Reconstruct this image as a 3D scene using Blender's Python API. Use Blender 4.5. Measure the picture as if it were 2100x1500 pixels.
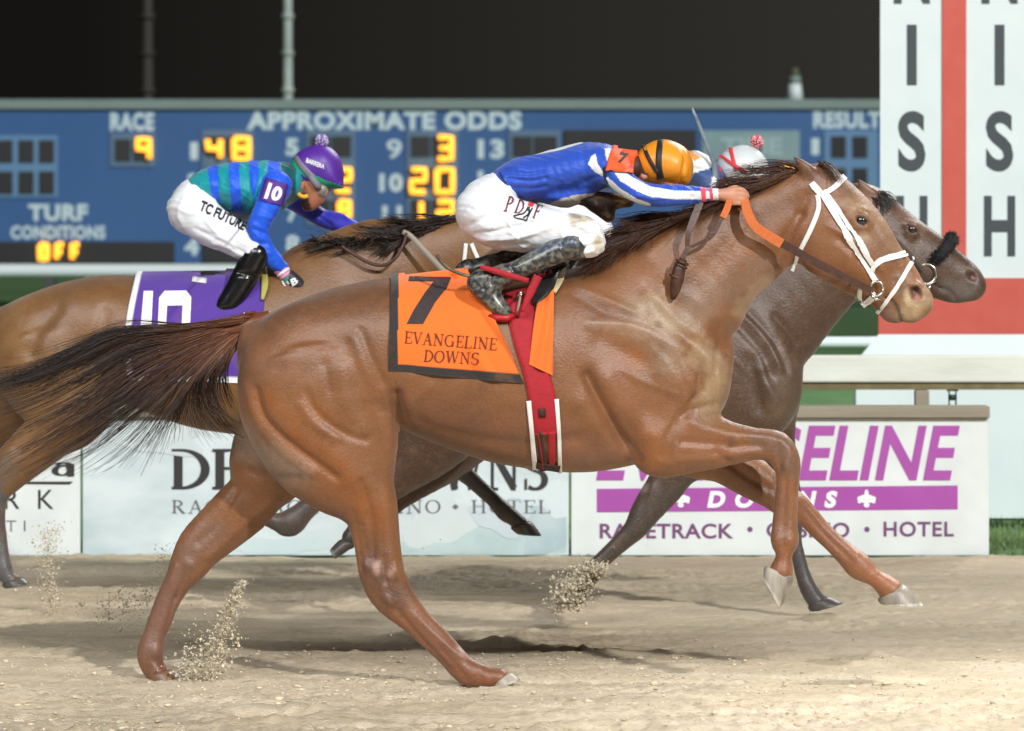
import bpy, bmesh, math, random
import numpy as np
from mathutils import Vector, Matrix
from mathutils.bvhtree import BVHTree

C = bpy.context.scene
for o in list(bpy.data.objects):
    bpy.data.objects.remove(o)
rng = np.random.default_rng(7)
random.seed(7)

# ------------------------------------------------------------------ camera, sky, lamps, exposure
FPX, CX, HY, CAMH, D0 = 9000.0, 1050.0, 500.0, 1.5, 15.0     # focal length in photo pixels, horizon row, lens height, metres to the lead horse
cam_d = bpy.data.cameras.new("camera")
cam = bpy.data.objects.new("camera", cam_d)
C.collection.objects.link(cam)
cam.location = (0, -D0, CAMH)
cam.rotation_euler = (math.radians(90), 0, 0)
cam_d.sensor_width = 36
cam_d.lens = 36 * FPX / 2100
cam_d.shift_y = -(750 - HY) / 2100
cam_d.clip_end = 3000
cam_d.dof.use_dof = True
cam_d.dof.focus_distance = D0 - 0.15
cam_d.dof.aperture_fstop = 6.2
C.camera = cam

w = bpy.data.worlds.new("World")
C.world = w
w.use_nodes = True
nt = w.node_tree
bg = nt.nodes["Background"]
tc = nt.nodes.new("ShaderNodeTexCoord")
sep = nt.nodes.new("ShaderNodeSeparateXYZ")
nt.links.new(tc.outputs["Generated"], sep.inputs[0])
mr = nt.nodes.new("ShaderNodeMapRange")
mr.inputs["From Min"].default_value = -0.10
mr.inputs["From Max"].default_value = 0.12
nt.links.new(sep.outputs["X"], mr.inputs["Value"])
mx = nt.nodes.new("ShaderNodeMix")
mx.data_type = 'RGBA'
mx.inputs["A"].default_value = (0.0080, 0.0070, 0.0060, 1)
mx.inputs["B"].default_value = (0.034, 0.033, 0.029, 1)
nt.links.new(mr.outputs[0], mx.inputs["Factor"])
nt.links.new(mx.outputs["Result"], bg.inputs["Color"])
bg.inputs["Strength"].default_value = 1.0

def lamp(name, kind, loc, direction, energy, color, **kw):
    d = bpy.data.lights.new(name, kind)
    d.energy = energy
    d.color = color
    for k, v in kw.items():
        setattr(d, k, v)
    o = bpy.data.objects.new(name, d)
    C.collection.objects.link(o)
    o.location = loc
    o.rotation_euler = Vector(direction).to_track_quat('-Z', 'Y').to_euler()
    return o

SUN_DIR = (-0.93, 1.65, -1.0)
lamp("sun", 'SUN', (6, -12, 8), SUN_DIR, 2.6, (1.0, 0.985, 0.96), angle=math.radians(2.0))
# unseen area lamps added as soft fill and rim light, and the finish line floodlight right of the frame
lamp("grandstand_side_fill", 'AREA', (-10, -24, 20), (10, 27, -19), 7800, (0.97, 1.0, 1.02), shape='RECTANGLE', size=22, size_y=6)
lamp("infield_side_fill", 'AREA', (16, 30, 24), (-16, -30, -23), 8200, (1.0, 0.99, 0.96), shape='RECTANGLE', size=18, size_y=8)
lamp("finish_line_floodlight", 'SPOT', (4.3, 1.6, 5.0), (-2.35, -2.3, -5.0), 1500, (1.0, 0.97, 0.9), spot_size=math.radians(40), spot_blend=1.0, shadow_soft_size=0.35)

C.view_settings.view_transform = 'Standard'
C.view_settings.look = 'None'
C.view_settings.exposure = 0.0
C.view_settings.gamma = 1.0

# ------------------------------------------------------------------ helpers
def lin(r, g, b, k=1.0):
    f = lambda c: ((c / 255 + 0.055) / 1.055) ** 2.4 if c > 10 else c / 255 / 12.92
    return (f(r) * k, f(g) * k, f(b) * k)

def X(px, d): return (px - CX) / FPX * d
def Z(py, d): return CAMH - (py - HY) / FPX * d
def W(px, py, y):
    d = D0 + y
    return np.array((X(px, d), y, Z(py, d)))
def topx(V):
    d = V[:, 1] + D0
    return CX + V[:, 0] / d * FPX, HY + (CAMH - V[:, 2]) / d * FPX

def mat(name, color=(0.5, 0.5, 0.5), rough=0.6, metal=0.0, attr=False, var=0.0, vscale=20.0, vcol=None, stretch=(1, 1, 1), bump=0.0, bscale=60.0,
        sheen=0.0, emit=None, estr=0.0, coat=0.0, spec=0.5, vdetail=4.0, vlo=0.35, vhi=0.7, sub=0.0):
    m = bpy.data.materials.new(name)
    m.use_nodes = True
    t = m.node_tree
    p = t.nodes["Principled BSDF"]
    p.inputs["Roughness"].default_value = rough
    p.inputs["Metallic"].default_value = metal
    p.inputs["Specular IOR Level"].default_value = spec
    p.inputs["Sheen Weight"].default_value = sheen
    p.inputs["Coat Weight"].default_value = coat
    p.inputs["Coat Roughness"].default_value = 0.2
    if sub: p.inputs["Subsurface Weight"].default_value = sub; p.inputs["Subsurface Radius"].default_value = (0.01, 0.004, 0.002)
    p.inputs["Base Color"].default_value = (*color, 1)
    tcn = t.nodes.new("ShaderNodeTexCoord")
    mp = t.nodes.new("ShaderNodeMapping")
    mp.inputs["Scale"].default_value = stretch
    t.links.new(tcn.outputs["Object"], mp.inputs["Vector"])
    src = None
    if attr:
        a = t.nodes.new("ShaderNodeAttribute")
        a.attribute_name = "Col"
        src = a.outputs["Color"]
    if var > 0:
        n = t.nodes.new("ShaderNodeTexNoise")
        n.inputs["Scale"].default_value = vscale
        n.inputs["Detail"].default_value = vdetail
        t.links.new(mp.outputs[0], n.inputs["Vector"])
        r = t.nodes.new("ShaderNodeMapRange")
        r.inputs["From Min"].default_value = vlo
        r.inputs["From Max"].default_value = vhi
        t.links.new(n.outputs[0], r.inputs["Value"])
        mlt = t.nodes.new("ShaderNodeMath"); mlt.operation = 'MULTIPLY'
        mlt.inputs[1].default_value = var
        t.links.new(r.outputs[0], mlt.inputs[0])
        mi = t.nodes.new("ShaderNodeMix"); mi.data_type = 'RGBA'
        if src: t.links.new(src, mi.inputs["A"])
        else: mi.inputs["A"].default_value = (*color, 1)
        mi.inputs["B"].default_value = (*(vcol or (0.02, 0.015, 0.01)), 1)
        t.links.new(mlt.outputs[0], mi.inputs["Factor"])
        src = mi.outputs["Result"]
    if src: t.links.new(src, p.inputs["Base Color"])
    if bump > 0:
        n2 = t.nodes.new("ShaderNodeTexNoise")
        n2.inputs["Scale"].default_value = bscale
        n2.inputs["Detail"].default_value = 5
        t.links.new(mp.outputs[0], n2.inputs["Vector"])
        b = t.nodes.new("ShaderNodeBump")
        b.inputs["Strength"].default_value = bump
        b.inputs["Distance"].default_value = 0.01
        t.links.new(n2.outputs[0], b.inputs["Height"])
        t.links.new(b.outputs[0], p.inputs["Normal"])
    if emit:
        p.inputs["Emission Color"].default_value = (*emit, 1)
        p.inputs["Emission Strength"].default_value = estr
    return m

def tag(o, label=None, cat=None, group=None, kind=None):
    if label: o["label"] = label
    if cat: o["category"] = cat
    if group: o["group"] = group
    if kind: o["kind"] = kind
    return o

def wloc(o):
    v = np.zeros(3)
    while o:
        v += np.array(o.location)
        o = o.parent
    return v

def mk(name, V, F, m, parent=None, col=None, smooth=True, origin=None):
    """link world-space vertices V and faces F as one mesh object (child of parent)"""
    V = np.asarray(V, dtype=np.float64).reshape(-1, 3)
    base = wloc(parent) if parent else np.zeros(3)
    if origin is None:
        origin = base if parent else np.array(((V[:, 0].min() + V[:, 0].max()) / 2, (V[:, 1].min() + V[:, 1].max()) / 2, V[:, 2].min()))
    me = bpy.data.meshes.new(name)
    if isinstance(F, np.ndarray):
        F = F.tolist()
    me.from_pydata((V - origin).tolist(), [], F)
    me.update()
    if col is not None:
        col = np.asarray(col, dtype=np.float32)
        a = me.color_attributes.new("Col", 'FLOAT_COLOR', 'POINT')
        a.data.foreach_set("color", np.concatenate([col, np.ones((len(col), 1), np.float32)], 1).ravel())
    if smooth:
        me.polygons.foreach_set("use_smooth", np.ones(len(me.polygons), dtype=bool))
    me.materials.append(m)
    o = bpy.data.objects.new(name, me)
    C.collection.objects.link(o)
    o.location = origin - base
    o.parent = parent
    return o

def empty(name, loc):
    o = bpy.data.objects.new(name, None)
    o.empty_display_size = 0.1
    C.collection.objects.link(o)
    o.location = loc
    return o

class MB:
    """collects pieces into one mesh"""
    def __init__(s): s.V = []; s.F = []; s.C = []; s.n = 0
    def add(s, V, F, col=None):
        V = np.asarray(V, float).reshape(-1, 3)
        s.V.append(V)
        s.F += [[i + s.n for i in f] for f in (F.tolist() if isinstance(F, np.ndarray) else F)]
        s.n += len(V)
        if col is not None:
            col = np.asarray(col, float)
            s.C.append(np.tile(col, (len(V), 1)) if col.ndim == 1 else col)
        return s
    def box(s, x0, x1, y0, y1, z0, z1, col=None, bev=0.0):
        if bev > 0:
            bm = bmesh.new()
            bmesh.ops.create_cube(bm, size=1)
            for v in bm.verts:
                v.co = Vector(((x0 + x1) / 2 + v.co.x * (x1 - x0), (y0 + y1) / 2 + v.co.y * (y1 - y0), (z0 + z1) / 2 + v.co.z * (z1 - z0)))
            bmesh.ops.bevel(bm, geom=bm.edges[:], offset=bev, segments=2, affect='EDGES', profile=0.5)
            bm.verts.index_update()
            s.add([v.co[:] for v in bm.verts], [[v.index for v in f.verts] for f in bm.faces], col)
            bm.free()
            return s
        V = [(x, y, z) for x in (x0, x1) for y in (y0, y1) for z in (z0, z1)]
        return s.add(V, [[0, 1, 3, 2], [4, 6, 7, 5], [0, 4, 5, 1], [2, 3, 7, 6], [0, 2, 6, 4], [1, 5, 7, 3]], col)
    def pbox(s, px0, py0, px1, py1, ya, yb, col=None, bev=0.0):
        d = D0 + ya
        return s.box(X(px0, d), X(px1, d), ya, yb, Z(py1, d), Z(py0, d), col, bev)
    def tube(s, pts, r, n=8, col=None, flat=1.0):
        pts = np.asarray(pts, float)
        r = np.broadcast_to(np.asarray(r, float), (len(pts),))
        V, F = tube_geo(pts, r, n, flat)
        return s.add(V, F, col if col is None or np.ndim(col) == 1 else np.repeat(np.asarray(col), n, 0))
    def build(s, name, m, parent=None, smooth=True, origin=None):
        return mk(name, np.concatenate(s.V), s.F, m, parent, np.concatenate(s.C) if s.C else None, smooth, origin)

def tube_geo(pts, r, n=8, flat=1.0):
    t = np.gradient(pts, axis=0)
    t /= np.linalg.norm(t, axis=1, keepdims=True) + 1e-12
    ref = np.array((0.0, 1.0, 0.0))
    u = np.cross(t, ref)
    bad = np.linalg.norm(u, axis=1) < 1e-3
    u[bad] = np.cross(t[bad], (1.0, 0, 0))
    u /= np.linalg.norm(u, axis=1, keepdims=True)
    v = np.cross(t, u)
    a = np.linspace(0, 2 * np.pi, n, endpoint=False)
    V = pts[:, None, :] + r[:, None, None] * (np.cos(a)[None, :, None] * u[:, None, :] + flat * np.sin(a)[None, :, None] * v[:, None, :])
    k = len(pts)
    F = []
    for i in range(k - 1):
        for j in range(n):
            F.append([i * n + j, i * n + (j + 1) % n, (i + 1) * n + (j + 1) % n, (i + 1) * n + j])
    F.append(list(range(n))[::-1]); F.append([(k - 1) * n + j for j in range(n)])
    return V.reshape(-1, 3), F

def catmull(P, sub):
    P = np.asarray(P, float)
    if len(P) < 3: 
        t = np.linspace(0, 1, sub + 1)[:, None]
        return P[0] * (1 - t) + P[1] * t
    Q = np.vstack([2 * P[0] - P[1], P, 2 * P[-1] - P[-2]])
    out = []
    for i in range(len(P) - 1):
        p0, p1, p2, p3 = Q[i:i + 4]
        for k in range(sub):
            t = k / sub
            out.append(0.5 * (2 * p1 + (p2 - p0) * t + (2 * p0 - 5 * p1 + 4 * p2 - p3) * t * t + (3 * p1 - p0 - 3 * p2 + p3) * t ** 3))
    out.append(P[-1])
    return np.array(out)

# ---- implicit surfaces: smooth union of tapered chains, meshed by surface nets
class Field:
    def __init__(s, lo, hi, h):
        s.h = h; s.lo = np.asarray(lo, float)
        n = np.ceil((np.asarray(hi) - s.lo) / h).astype(int) + 1
        s.ax = [(s.lo[i] + h * np.arange(n[i])).astype(np.float32) for i in range(3)]
        s.F = np.full(n, 0.5, np.float32)
    def sl(s, lo, hi):
        return tuple(slice(max(0, int((lo[i] - s.lo[i]) / s.h)), max(0, min(s.F.shape[i], int((hi[i] - s.lo[i]) / s.h) + 2))) for i in range(3))
    def smin(s, part, k, sub=False):
        if sub: a, b = s.F, -part; 
        else: a, b = s.F, part
        hh = np.maximum(k - np.abs(a - b), 0) / k
        s.F = (np.maximum(a, b) + hh * hh * k / 4) if sub else (np.minimum(a, b) - hh * hh * k / 4)
        s.F = s.F.astype(np.float32)
    def chain(s, st, k=0.04, sub=3, cut=False, grow=0.0):
        """st rows: x, y, z, r (in the side view plane), w (half width across)"""
        S = catmull(st, sub) if len(st) > 1 else np.array([st[0], st[0]], float)
        part = np.full(s.F.shape, 0.5, np.float32)
        for a, b in zip(S[:-1], S[1:]):
            r0, r1 = max(a[3], .002) + grow, max(b[3], .002) + grow
            wv = (a[4] + b[4]) / 2 + grow
            sc = (r0 + r1) / 2 / wv
            pad = 0.09
            m = max(r0, r1) + pad; my = max(a[4], b[4]) + grow + pad
            lo = np.minimum(a[:3], b[:3]) - (m, my, m); hi = np.maximum(a[:3], b[:3]) + (m, my, m)
            q = s.sl(lo, hi)
            x = s.ax[0][q[0]][:, None, None]; y = s.ax[1][q[1]][None, :, None]; z = s.ax[2][q[2]][None, None, :]
            if 0 in (x.size, y.size, z.size): continue
            dx, dy, dz = b[0] - a[0], (b[1] - a[1]) * sc, b[2] - a[2]
            L = dx * dx + dy * dy + dz * dz + 1e-12
            px, py, pz = x - a[0], (y - a[1]) * sc, z - a[2]
            t = np.clip((px * dx + py * dy + pz * dz) / L, 0, 1)
            d = np.sqrt((px - t * dx) ** 2 + (py - t * dy) ** 2 + (pz - t * dz) ** 2) - (r0 + (r1 - r0) * t)
            part[q] = np.minimum(part[q], d)
        s.smin(part, k, cut)
        return s
    def loft(s, st, yc, k=0.04, n=2.3):
        """st rows: x, ztop, zbot, halfwidth -- a barrel along x"""
        S = catmull(st, 6)
        xs = s.ax[0]
        top, bot, wd = (np.interp(xs, S[:, 0], S[:, i]) for i in (1, 2, 3))
        rz = np.maximum((top - bot) / 2, 0.004); zc = (top + bot) / 2
        wd = np.maximum(wd, 0.01)
        y = s.ax[1][None, :, None] - yc; z = s.ax[2][None, None, :]
        f = (np.abs((z - zc[:, None, None]) / rz[:, None, None]) ** n + np.abs(y / wd[:, None, None]) ** n) ** (1 / n) - 1
        part = (f * np.minimum(rz, wd)[:, None, None]).astype(np.float32)
        part[(xs < S[0, 0]) | (xs > S[-1, 0])] = 0.5
        s.smin(part, k)
        return s
    def mesh(s, smooth=2):
        F = s.F; S = F < 0
        A = np.zeros(tuple(n - 1 for n in F.shape), np.uint8)
        offs = [(i, j, k) for i in (0, 1) for j in (0, 1) for k in (0, 1)]
        for (i, j, k) in offs:
            A += S[i:F.shape[0] - 1 + i, j:F.shape[1] - 1 + j, k:F.shape[2] - 1 + k]
        idx = np.argwhere((A > 0) & (A < 8))
        vid = np.full(A.shape, -1, np.int64)
        vid[tuple(idx.T)] = np.arange(len(idx))
        val = np.stack([F[tuple((idx + o).T)] for o in offs], 1)
        P = np.zeros((len(idx), 3)); cnt = np.zeros(len(idx))
        oa = np.array(offs, float)
        for a in range(8):
            for b in range(a + 1, 8):
                if np.abs(oa[a] - oa[b]).sum() != 1: continue
                va, vb = val[:, a], val[:, b]
                mk_ = (va < 0) != (vb < 0)
                t = np.where(mk_, va / np.where(mk_, va - vb, 1), 0)
                P += np.where(mk_[:, None], oa[a] + t[:, None] * (oa[b] - oa[a]), 0)
                cnt += mk_
        V = (idx + P / cnt[:, None]) * s.h + s.lo
        faces = []
        for ax in range(3):
            u, v = [(1, 2), (2, 0), (0, 1)][ax]
            sl0 = [slice(None)] * 3; sl1 = [slice(None)] * 3
            sl0[ax] = slice(0, -1); sl1[ax] = slice(1, None)
            e = np.argwhere(S[tuple(sl0)] != S[tuple(sl1)])
            e = e[(e[:, u] > 0) & (e[:, v] > 0) & (e[:, u] < A.shape[u]) & (e[:, v] < A.shape[v])]
            ins = S[tuple(e.T)]
            q = []
            for (du, dv) in ((0, 0), (-1, 0), (-1, -1), (0, -1)):
                c = e.copy(); c[:, u] += du; c[:, v] += dv
                q.append(vid[tuple(c.T)])
            q = np.stack(q, 1)
            q[~ins] = q[~ins][:, ::-1]
            faces.append(q)
        Q = np.concatenate(faces)
        Q = Q[(Q >= 0).all(1)]
        for _ in range(smooth):
            V = lap(V, Q, 0.5)
        return V, Q

def lap(V, Q, f):
    acc = np.zeros_like(V); c = np.zeros(len(V))
    for i in range(4):
        a, b = Q[:, i], Q[:, (i + 1) % 4]
        np.add.at(acc, a, V[b]); np.add.at(c, a, 1)
        np.add.at(acc, b, V[a]); np.add.at(c, b, 1)
    return V + f * (acc / np.maximum(c, 1)[:, None] - V)

def normals(V, Q):
    n = np.cross(V[Q[:, 2]] - V[Q[:, 0]], V[Q[:, 3]] - V[Q[:, 1]])
    N = np.zeros_like(V)
    for i in range(4): np.add.at(N, Q[:, i], n)
    return N / (np.linalg.norm(N, axis=1, keepdims=True) + 1e-12)

def polydist(px, py, pts):
    pts = np.asarray(pts, float)
    best = np.full(px.shape, 1e9)
    if len(pts) == 1: return np.hypot(px - pts[0, 0], py - pts[0, 1])
    for a, b in zip(pts[:-1], pts[1:]):
        d = b - a; L = d @ d + 1e-9
        t = np.clip(((px - a[0]) * d[0] + (py - a[1]) * d[1]) / L, 0, 1)
        best = np.minimum(best, np.hypot(px - a[0] - t * d[0], py - a[1] - t * d[1]))
    return best

def inpoly(px, py, poly):
    c = np.zeros(px.shape, bool)
    n = len(poly)
    for i in range(n):
        x0, y0 = poly[i]; x1, y1 = poly[(i + 1) % n]
        if y0 == y1: continue
        c ^= ((y0 > py) != (y1 > py)) & (px < (x1 - x0) * (py - y0) / (y1 - y0) + x0)
    return c

def sculpt(V, Q, yc, strokes, tf=lambda p: p, sc=1.0, both=True):
    """raise or sink the skin along polylines given in the side view; both flanks alike"""
    N = normals(V, Q)
    Vn = V.copy(); Vn[:, 1] = yc - np.abs(V[:, 1] - yc)
    px, py = topx(Vn)
    wgt = np.clip(np.abs(N[:, 1]) * 1.3 - 0.1, 0, 1)
    D = np.zeros(len(V))
    for pts, width, amp in strokes:
        P = catmull([tf(p) for p in pts], 5) if len(pts) > 2 else np.array([tf(p) for p in pts], float)
        D += amp * np.exp(-(polydist(px, py, P) / (width * sc)) ** 2)
    return V + N * (D * wgt)[:, None]

def vnoise(x, y, seed=0):
    r = np.random.default_rng(seed).random((256, 256))
    xi, yi = np.floor(x).astype(int), np.floor(y).astype(int)
    fx, fy = x - xi, y - yi
    fx = fx * fx * (3 - 2 * fx); fy = fy * fy * (3 - 2 * fy)
    g = lambda a, b: r[a % 256, b % 256]
    return (g(xi, yi) * (1 - fx) + g(xi + 1, yi) * fx) * (1 - fy) + (g(xi, yi + 1) * (1 - fx) + g(xi + 1, yi + 1) * fx) * fy

def fbm(x, y, seed=0, oct=4):
    s = 0; a = 0.5
    for i in range(oct):
        s = s + a * vnoise(x * 2 ** i, y * 2 ** i, seed + i); a *= 0.5
    return s

def paint(V, Q, base, blobs, tf=lambda p: p, sc=1.0, yc=0.0):
    """coat markings and painted sheen: blobs are (points, radius, colour, strength)"""
    Vn = V.copy(); Vn[:, 1] = yc - np.abs(V[:, 1] - yc)
    px, py = topx(Vn)
    wob = (fbm(px / 14, py / 14, 3) - 0.47)
    col = np.tile(np.array(base, float), (len(V), 1))
    for pts, rad, c, s in blobs:
        d = polydist(px, py, np.array([tf(p) for p in pts], float)) / (rad * sc)
        k = s * np.clip(1.25 - d + wob * 1.1, 0, 1)
        k = k * k * (3 - 2 * k)
        col = col * (1 - k[:, None]) + np.array(c)[None] * k[:, None]
    return col

# ---- things laid on a surface
CAMP = Vector((0, -D0, CAMH))
def bvh_of(*objs):
    V = []; F = []; n = 0
    for o in objs:
        b = wloc(o)
        V += [tuple(np.array(v.co) + b) for v in o.data.vertices]
        F += [[i + n for i in p.vertices] for p in o.data.polygons]
        n = len(V)
    return BVHTree.FromPolygons(V, F)

def hit(bvh, px, py, ydef):
    d = Vector(W(px, py, 0)) - CAMP
    d.normalize()
    h = bvh.ray_cast(CAMP, d)
    if h[0] is None: return None
    n = h[1]
    if n.dot(d) > 0: n = -n
    return np.array(h[0]), np.array(n)

def ribbon(mb, bvh, pts, width, off=0.006, yfall=None, mirror=None, col=None, thick=0.004, nacross=4, step=5, dense=True, smooth=3):
    """a strap lying on the surface; pts in photo pixels"""
    pts = np.asarray(pts, float)
    P = catmull(pts[:, :2], 6) if len(pts) > 2 and dense else pts[:, :2]
    seg = np.r_[0, np.cumsum(np.hypot(*np.diff(P, axis=0).T))]
    n = max(2, int(seg[-1] / step) + 1)
    s = np.linspace(0, seg[-1], n)
    P = np.stack([np.interp(s, seg, P[:, 0]), np.interp(s, seg, P[:, 1])], 1)
    T = np.gradient(P, axis=0); T /= np.linalg.norm(T, axis=1, keepdims=True) + 1e-9
    Nn = np.stack([-T[:, 1], T[:, 0]], 1)
    ws = np.broadcast_to(np.asarray(width, float), (n,)) if np.ndim(width) == 0 else np.interp(np.linspace(0, 1, n), np.linspace(0, 1, len(width)), width)
    G = np.zeros((n, nacross, 3)); ok = np.zeros((n, nacross), bool); NN = np.zeros((n, nacross, 3)); NN[..., 1] = -1
    for i in range(n):
        for j in range(nacross):
            q = P[i] + Nn[i] * ws[i] * (j / (nacross - 1) - 0.5)
            h = hit(bvh, q[0], q[1], yfall)
            if h: G[i, j], NN[i, j] = h; ok[i, j] = True
    ymean = yfall if yfall is not None else (G[ok][:, 1].mean() if ok.any() else 0)
    for i in range(n):
        for j in range(nacross):
            if not ok[i, j]:
                good = [(abs(i - a) + abs(j - b), a, b) for a in range(max(0, i - 6), min(n, i + 7)) for b in range(nacross) if ok[a, b]]
                yy = G[min(good)[1], min(good)[2], 1] if good else ymean
                q = P[i] + Nn[i] * ws[i] * (j / (nacross - 1) - 0.5)
                G[i, j] = W(q[0], q[1], yy)
    for _ in range(smooth):
        G[1:-1] = 0.5 * G[1:-1] + 0.25 * (G[:-2] + G[2:])
    out = G + NN * off
    out2 = G + NN * (off - thick)
    for mir in ((None,) if mirror is None else (None, mirror)):
        a = out.reshape(-1, 3).copy(); b = out2.reshape(-1, 3).copy()
        if mir is not None:
            a[:, 1] = 2 * mir - a[:, 1]; b[:, 1] = 2 * mir - b[:, 1]
        V = np.vstack([a, b]); m = n * nacross
        F = []
        id_ = lambda i, j: i * nacross + j
        for i in range(n - 1):
            for j in range(nacross - 1):
                F.append([id_(i, j), id_(i, j + 1), id_(i + 1, j + 1), id_(i + 1, j)])
                F.append([m + id_(i, j), m + id_(i + 1, j), m + id_(i + 1, j + 1), m + id_(i, j + 1)])
            F.append([id_(i, 0), id_(i + 1, 0), m + id_(i + 1, 0), m + id_(i, 0)])
            e = nacross - 1
            F.append([id_(i, e), m + id_(i, e), m + id_(i + 1, e), id_(i + 1, e)])
        for i in (0, n - 1):
            for j in range(nacross - 1):
                F.append([id_(i, j), m + id_(i, j), m + id_(i, j + 1), id_(i, j + 1)])
        mb.add(V, F, col)
    return mb

def strap(mb, pts, width, thick=0.004, col=None, sub=6):
    """a flat strap in the air; pts (px, py, y)"""
    P = catmull(np.asarray(pts, float), sub)
    Q = np.array([W(*p) for p in P])
    T = np.gradient(Q, axis=0); T /= np.linalg.norm(T, axis=1, keepdims=True)
    N = np.cross(T, (0, 1, 0)); N /= np.linalg.norm(N, axis=1, keepdims=True)
    B = np.cross(N, T)
    hw = np.interp(np.linspace(0, 1, len(Q)), np.linspace(0, 1, len(np.atleast_1d(width))), np.atleast_1d(width))[:, None] * D0 / FPX / 2
    ring = np.stack([Q + N * hw + B * thick, Q - N * hw + B * thick, Q - N * hw - B * thick, Q + N * hw - B * thick], 1)
    n = len(Q); F = []
    for i in range(n - 1):
        for j in range(4):
            F.append([i * 4 + j, i * 4 + (j + 1) % 4, i * 4 + 4 + (j + 1) % 4, i * 4 + 4 + j])
    F += [[3, 2, 1, 0], [n * 4 - 4, n * 4 - 3, n * 4 - 2, n * 4 - 1]]
    return mb.add(ring.reshape(-1, 3), F, col)

# ---- lettering: the built-in font, and a hand drawn roman with serifs
def text_geo(s, bold=0.0, shear=0.0, spacing=1.0):
    cu = bpy.data.curves.new("t", 'FONT')
    cu.body = s; cu.offset = bold; cu.shear = shear; cu.space_character = spacing
    cu.resolution_u = 5
    ob = bpy.data.objects.new("t", cu)
    C.collection.objects.link(ob)
    dg = bpy.context.evaluated_depsgraph_get()
    me = bpy.data.meshes.new_from_object(ob.evaluated_get(dg))
    V = np.array([v.co[:2] for v in me.vertices]); F = [list(p.vertices) for p in me.polygons]
    bpy.data.objects.remove(ob); bpy.data.curves.remove(cu); bpy.data.meshes.remove(me)
    lo, hi = V.min(0), V.max(0)
    return (V - lo) / (hi - lo), F

def stroke_poly(pts, wid):
    P = np.asarray(pts, float)
    T = np.gradient(P, axis=0); T /= np.linalg.norm(T, axis=1, keepdims=True) + 1e-9
    N = np.stack([-T[:, 1], T[:, 0]], 1) * (np.broadcast_to(wid, (len(P),)) / 2)[:, None]
    V = np.vstack([P + N, P - N]); n = len(P)
    return V, [[i, i + n, i + n + 1, i + 1] for i in range(n - 1)]

def arc(cx, cy, rx, ry, a0, a1, n=16):
    a = np.radians(np.linspace(a0, a1, n))
    return np.stack([cx + rx * np.cos(a), cy + ry * np.sin(a)], 1)

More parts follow.
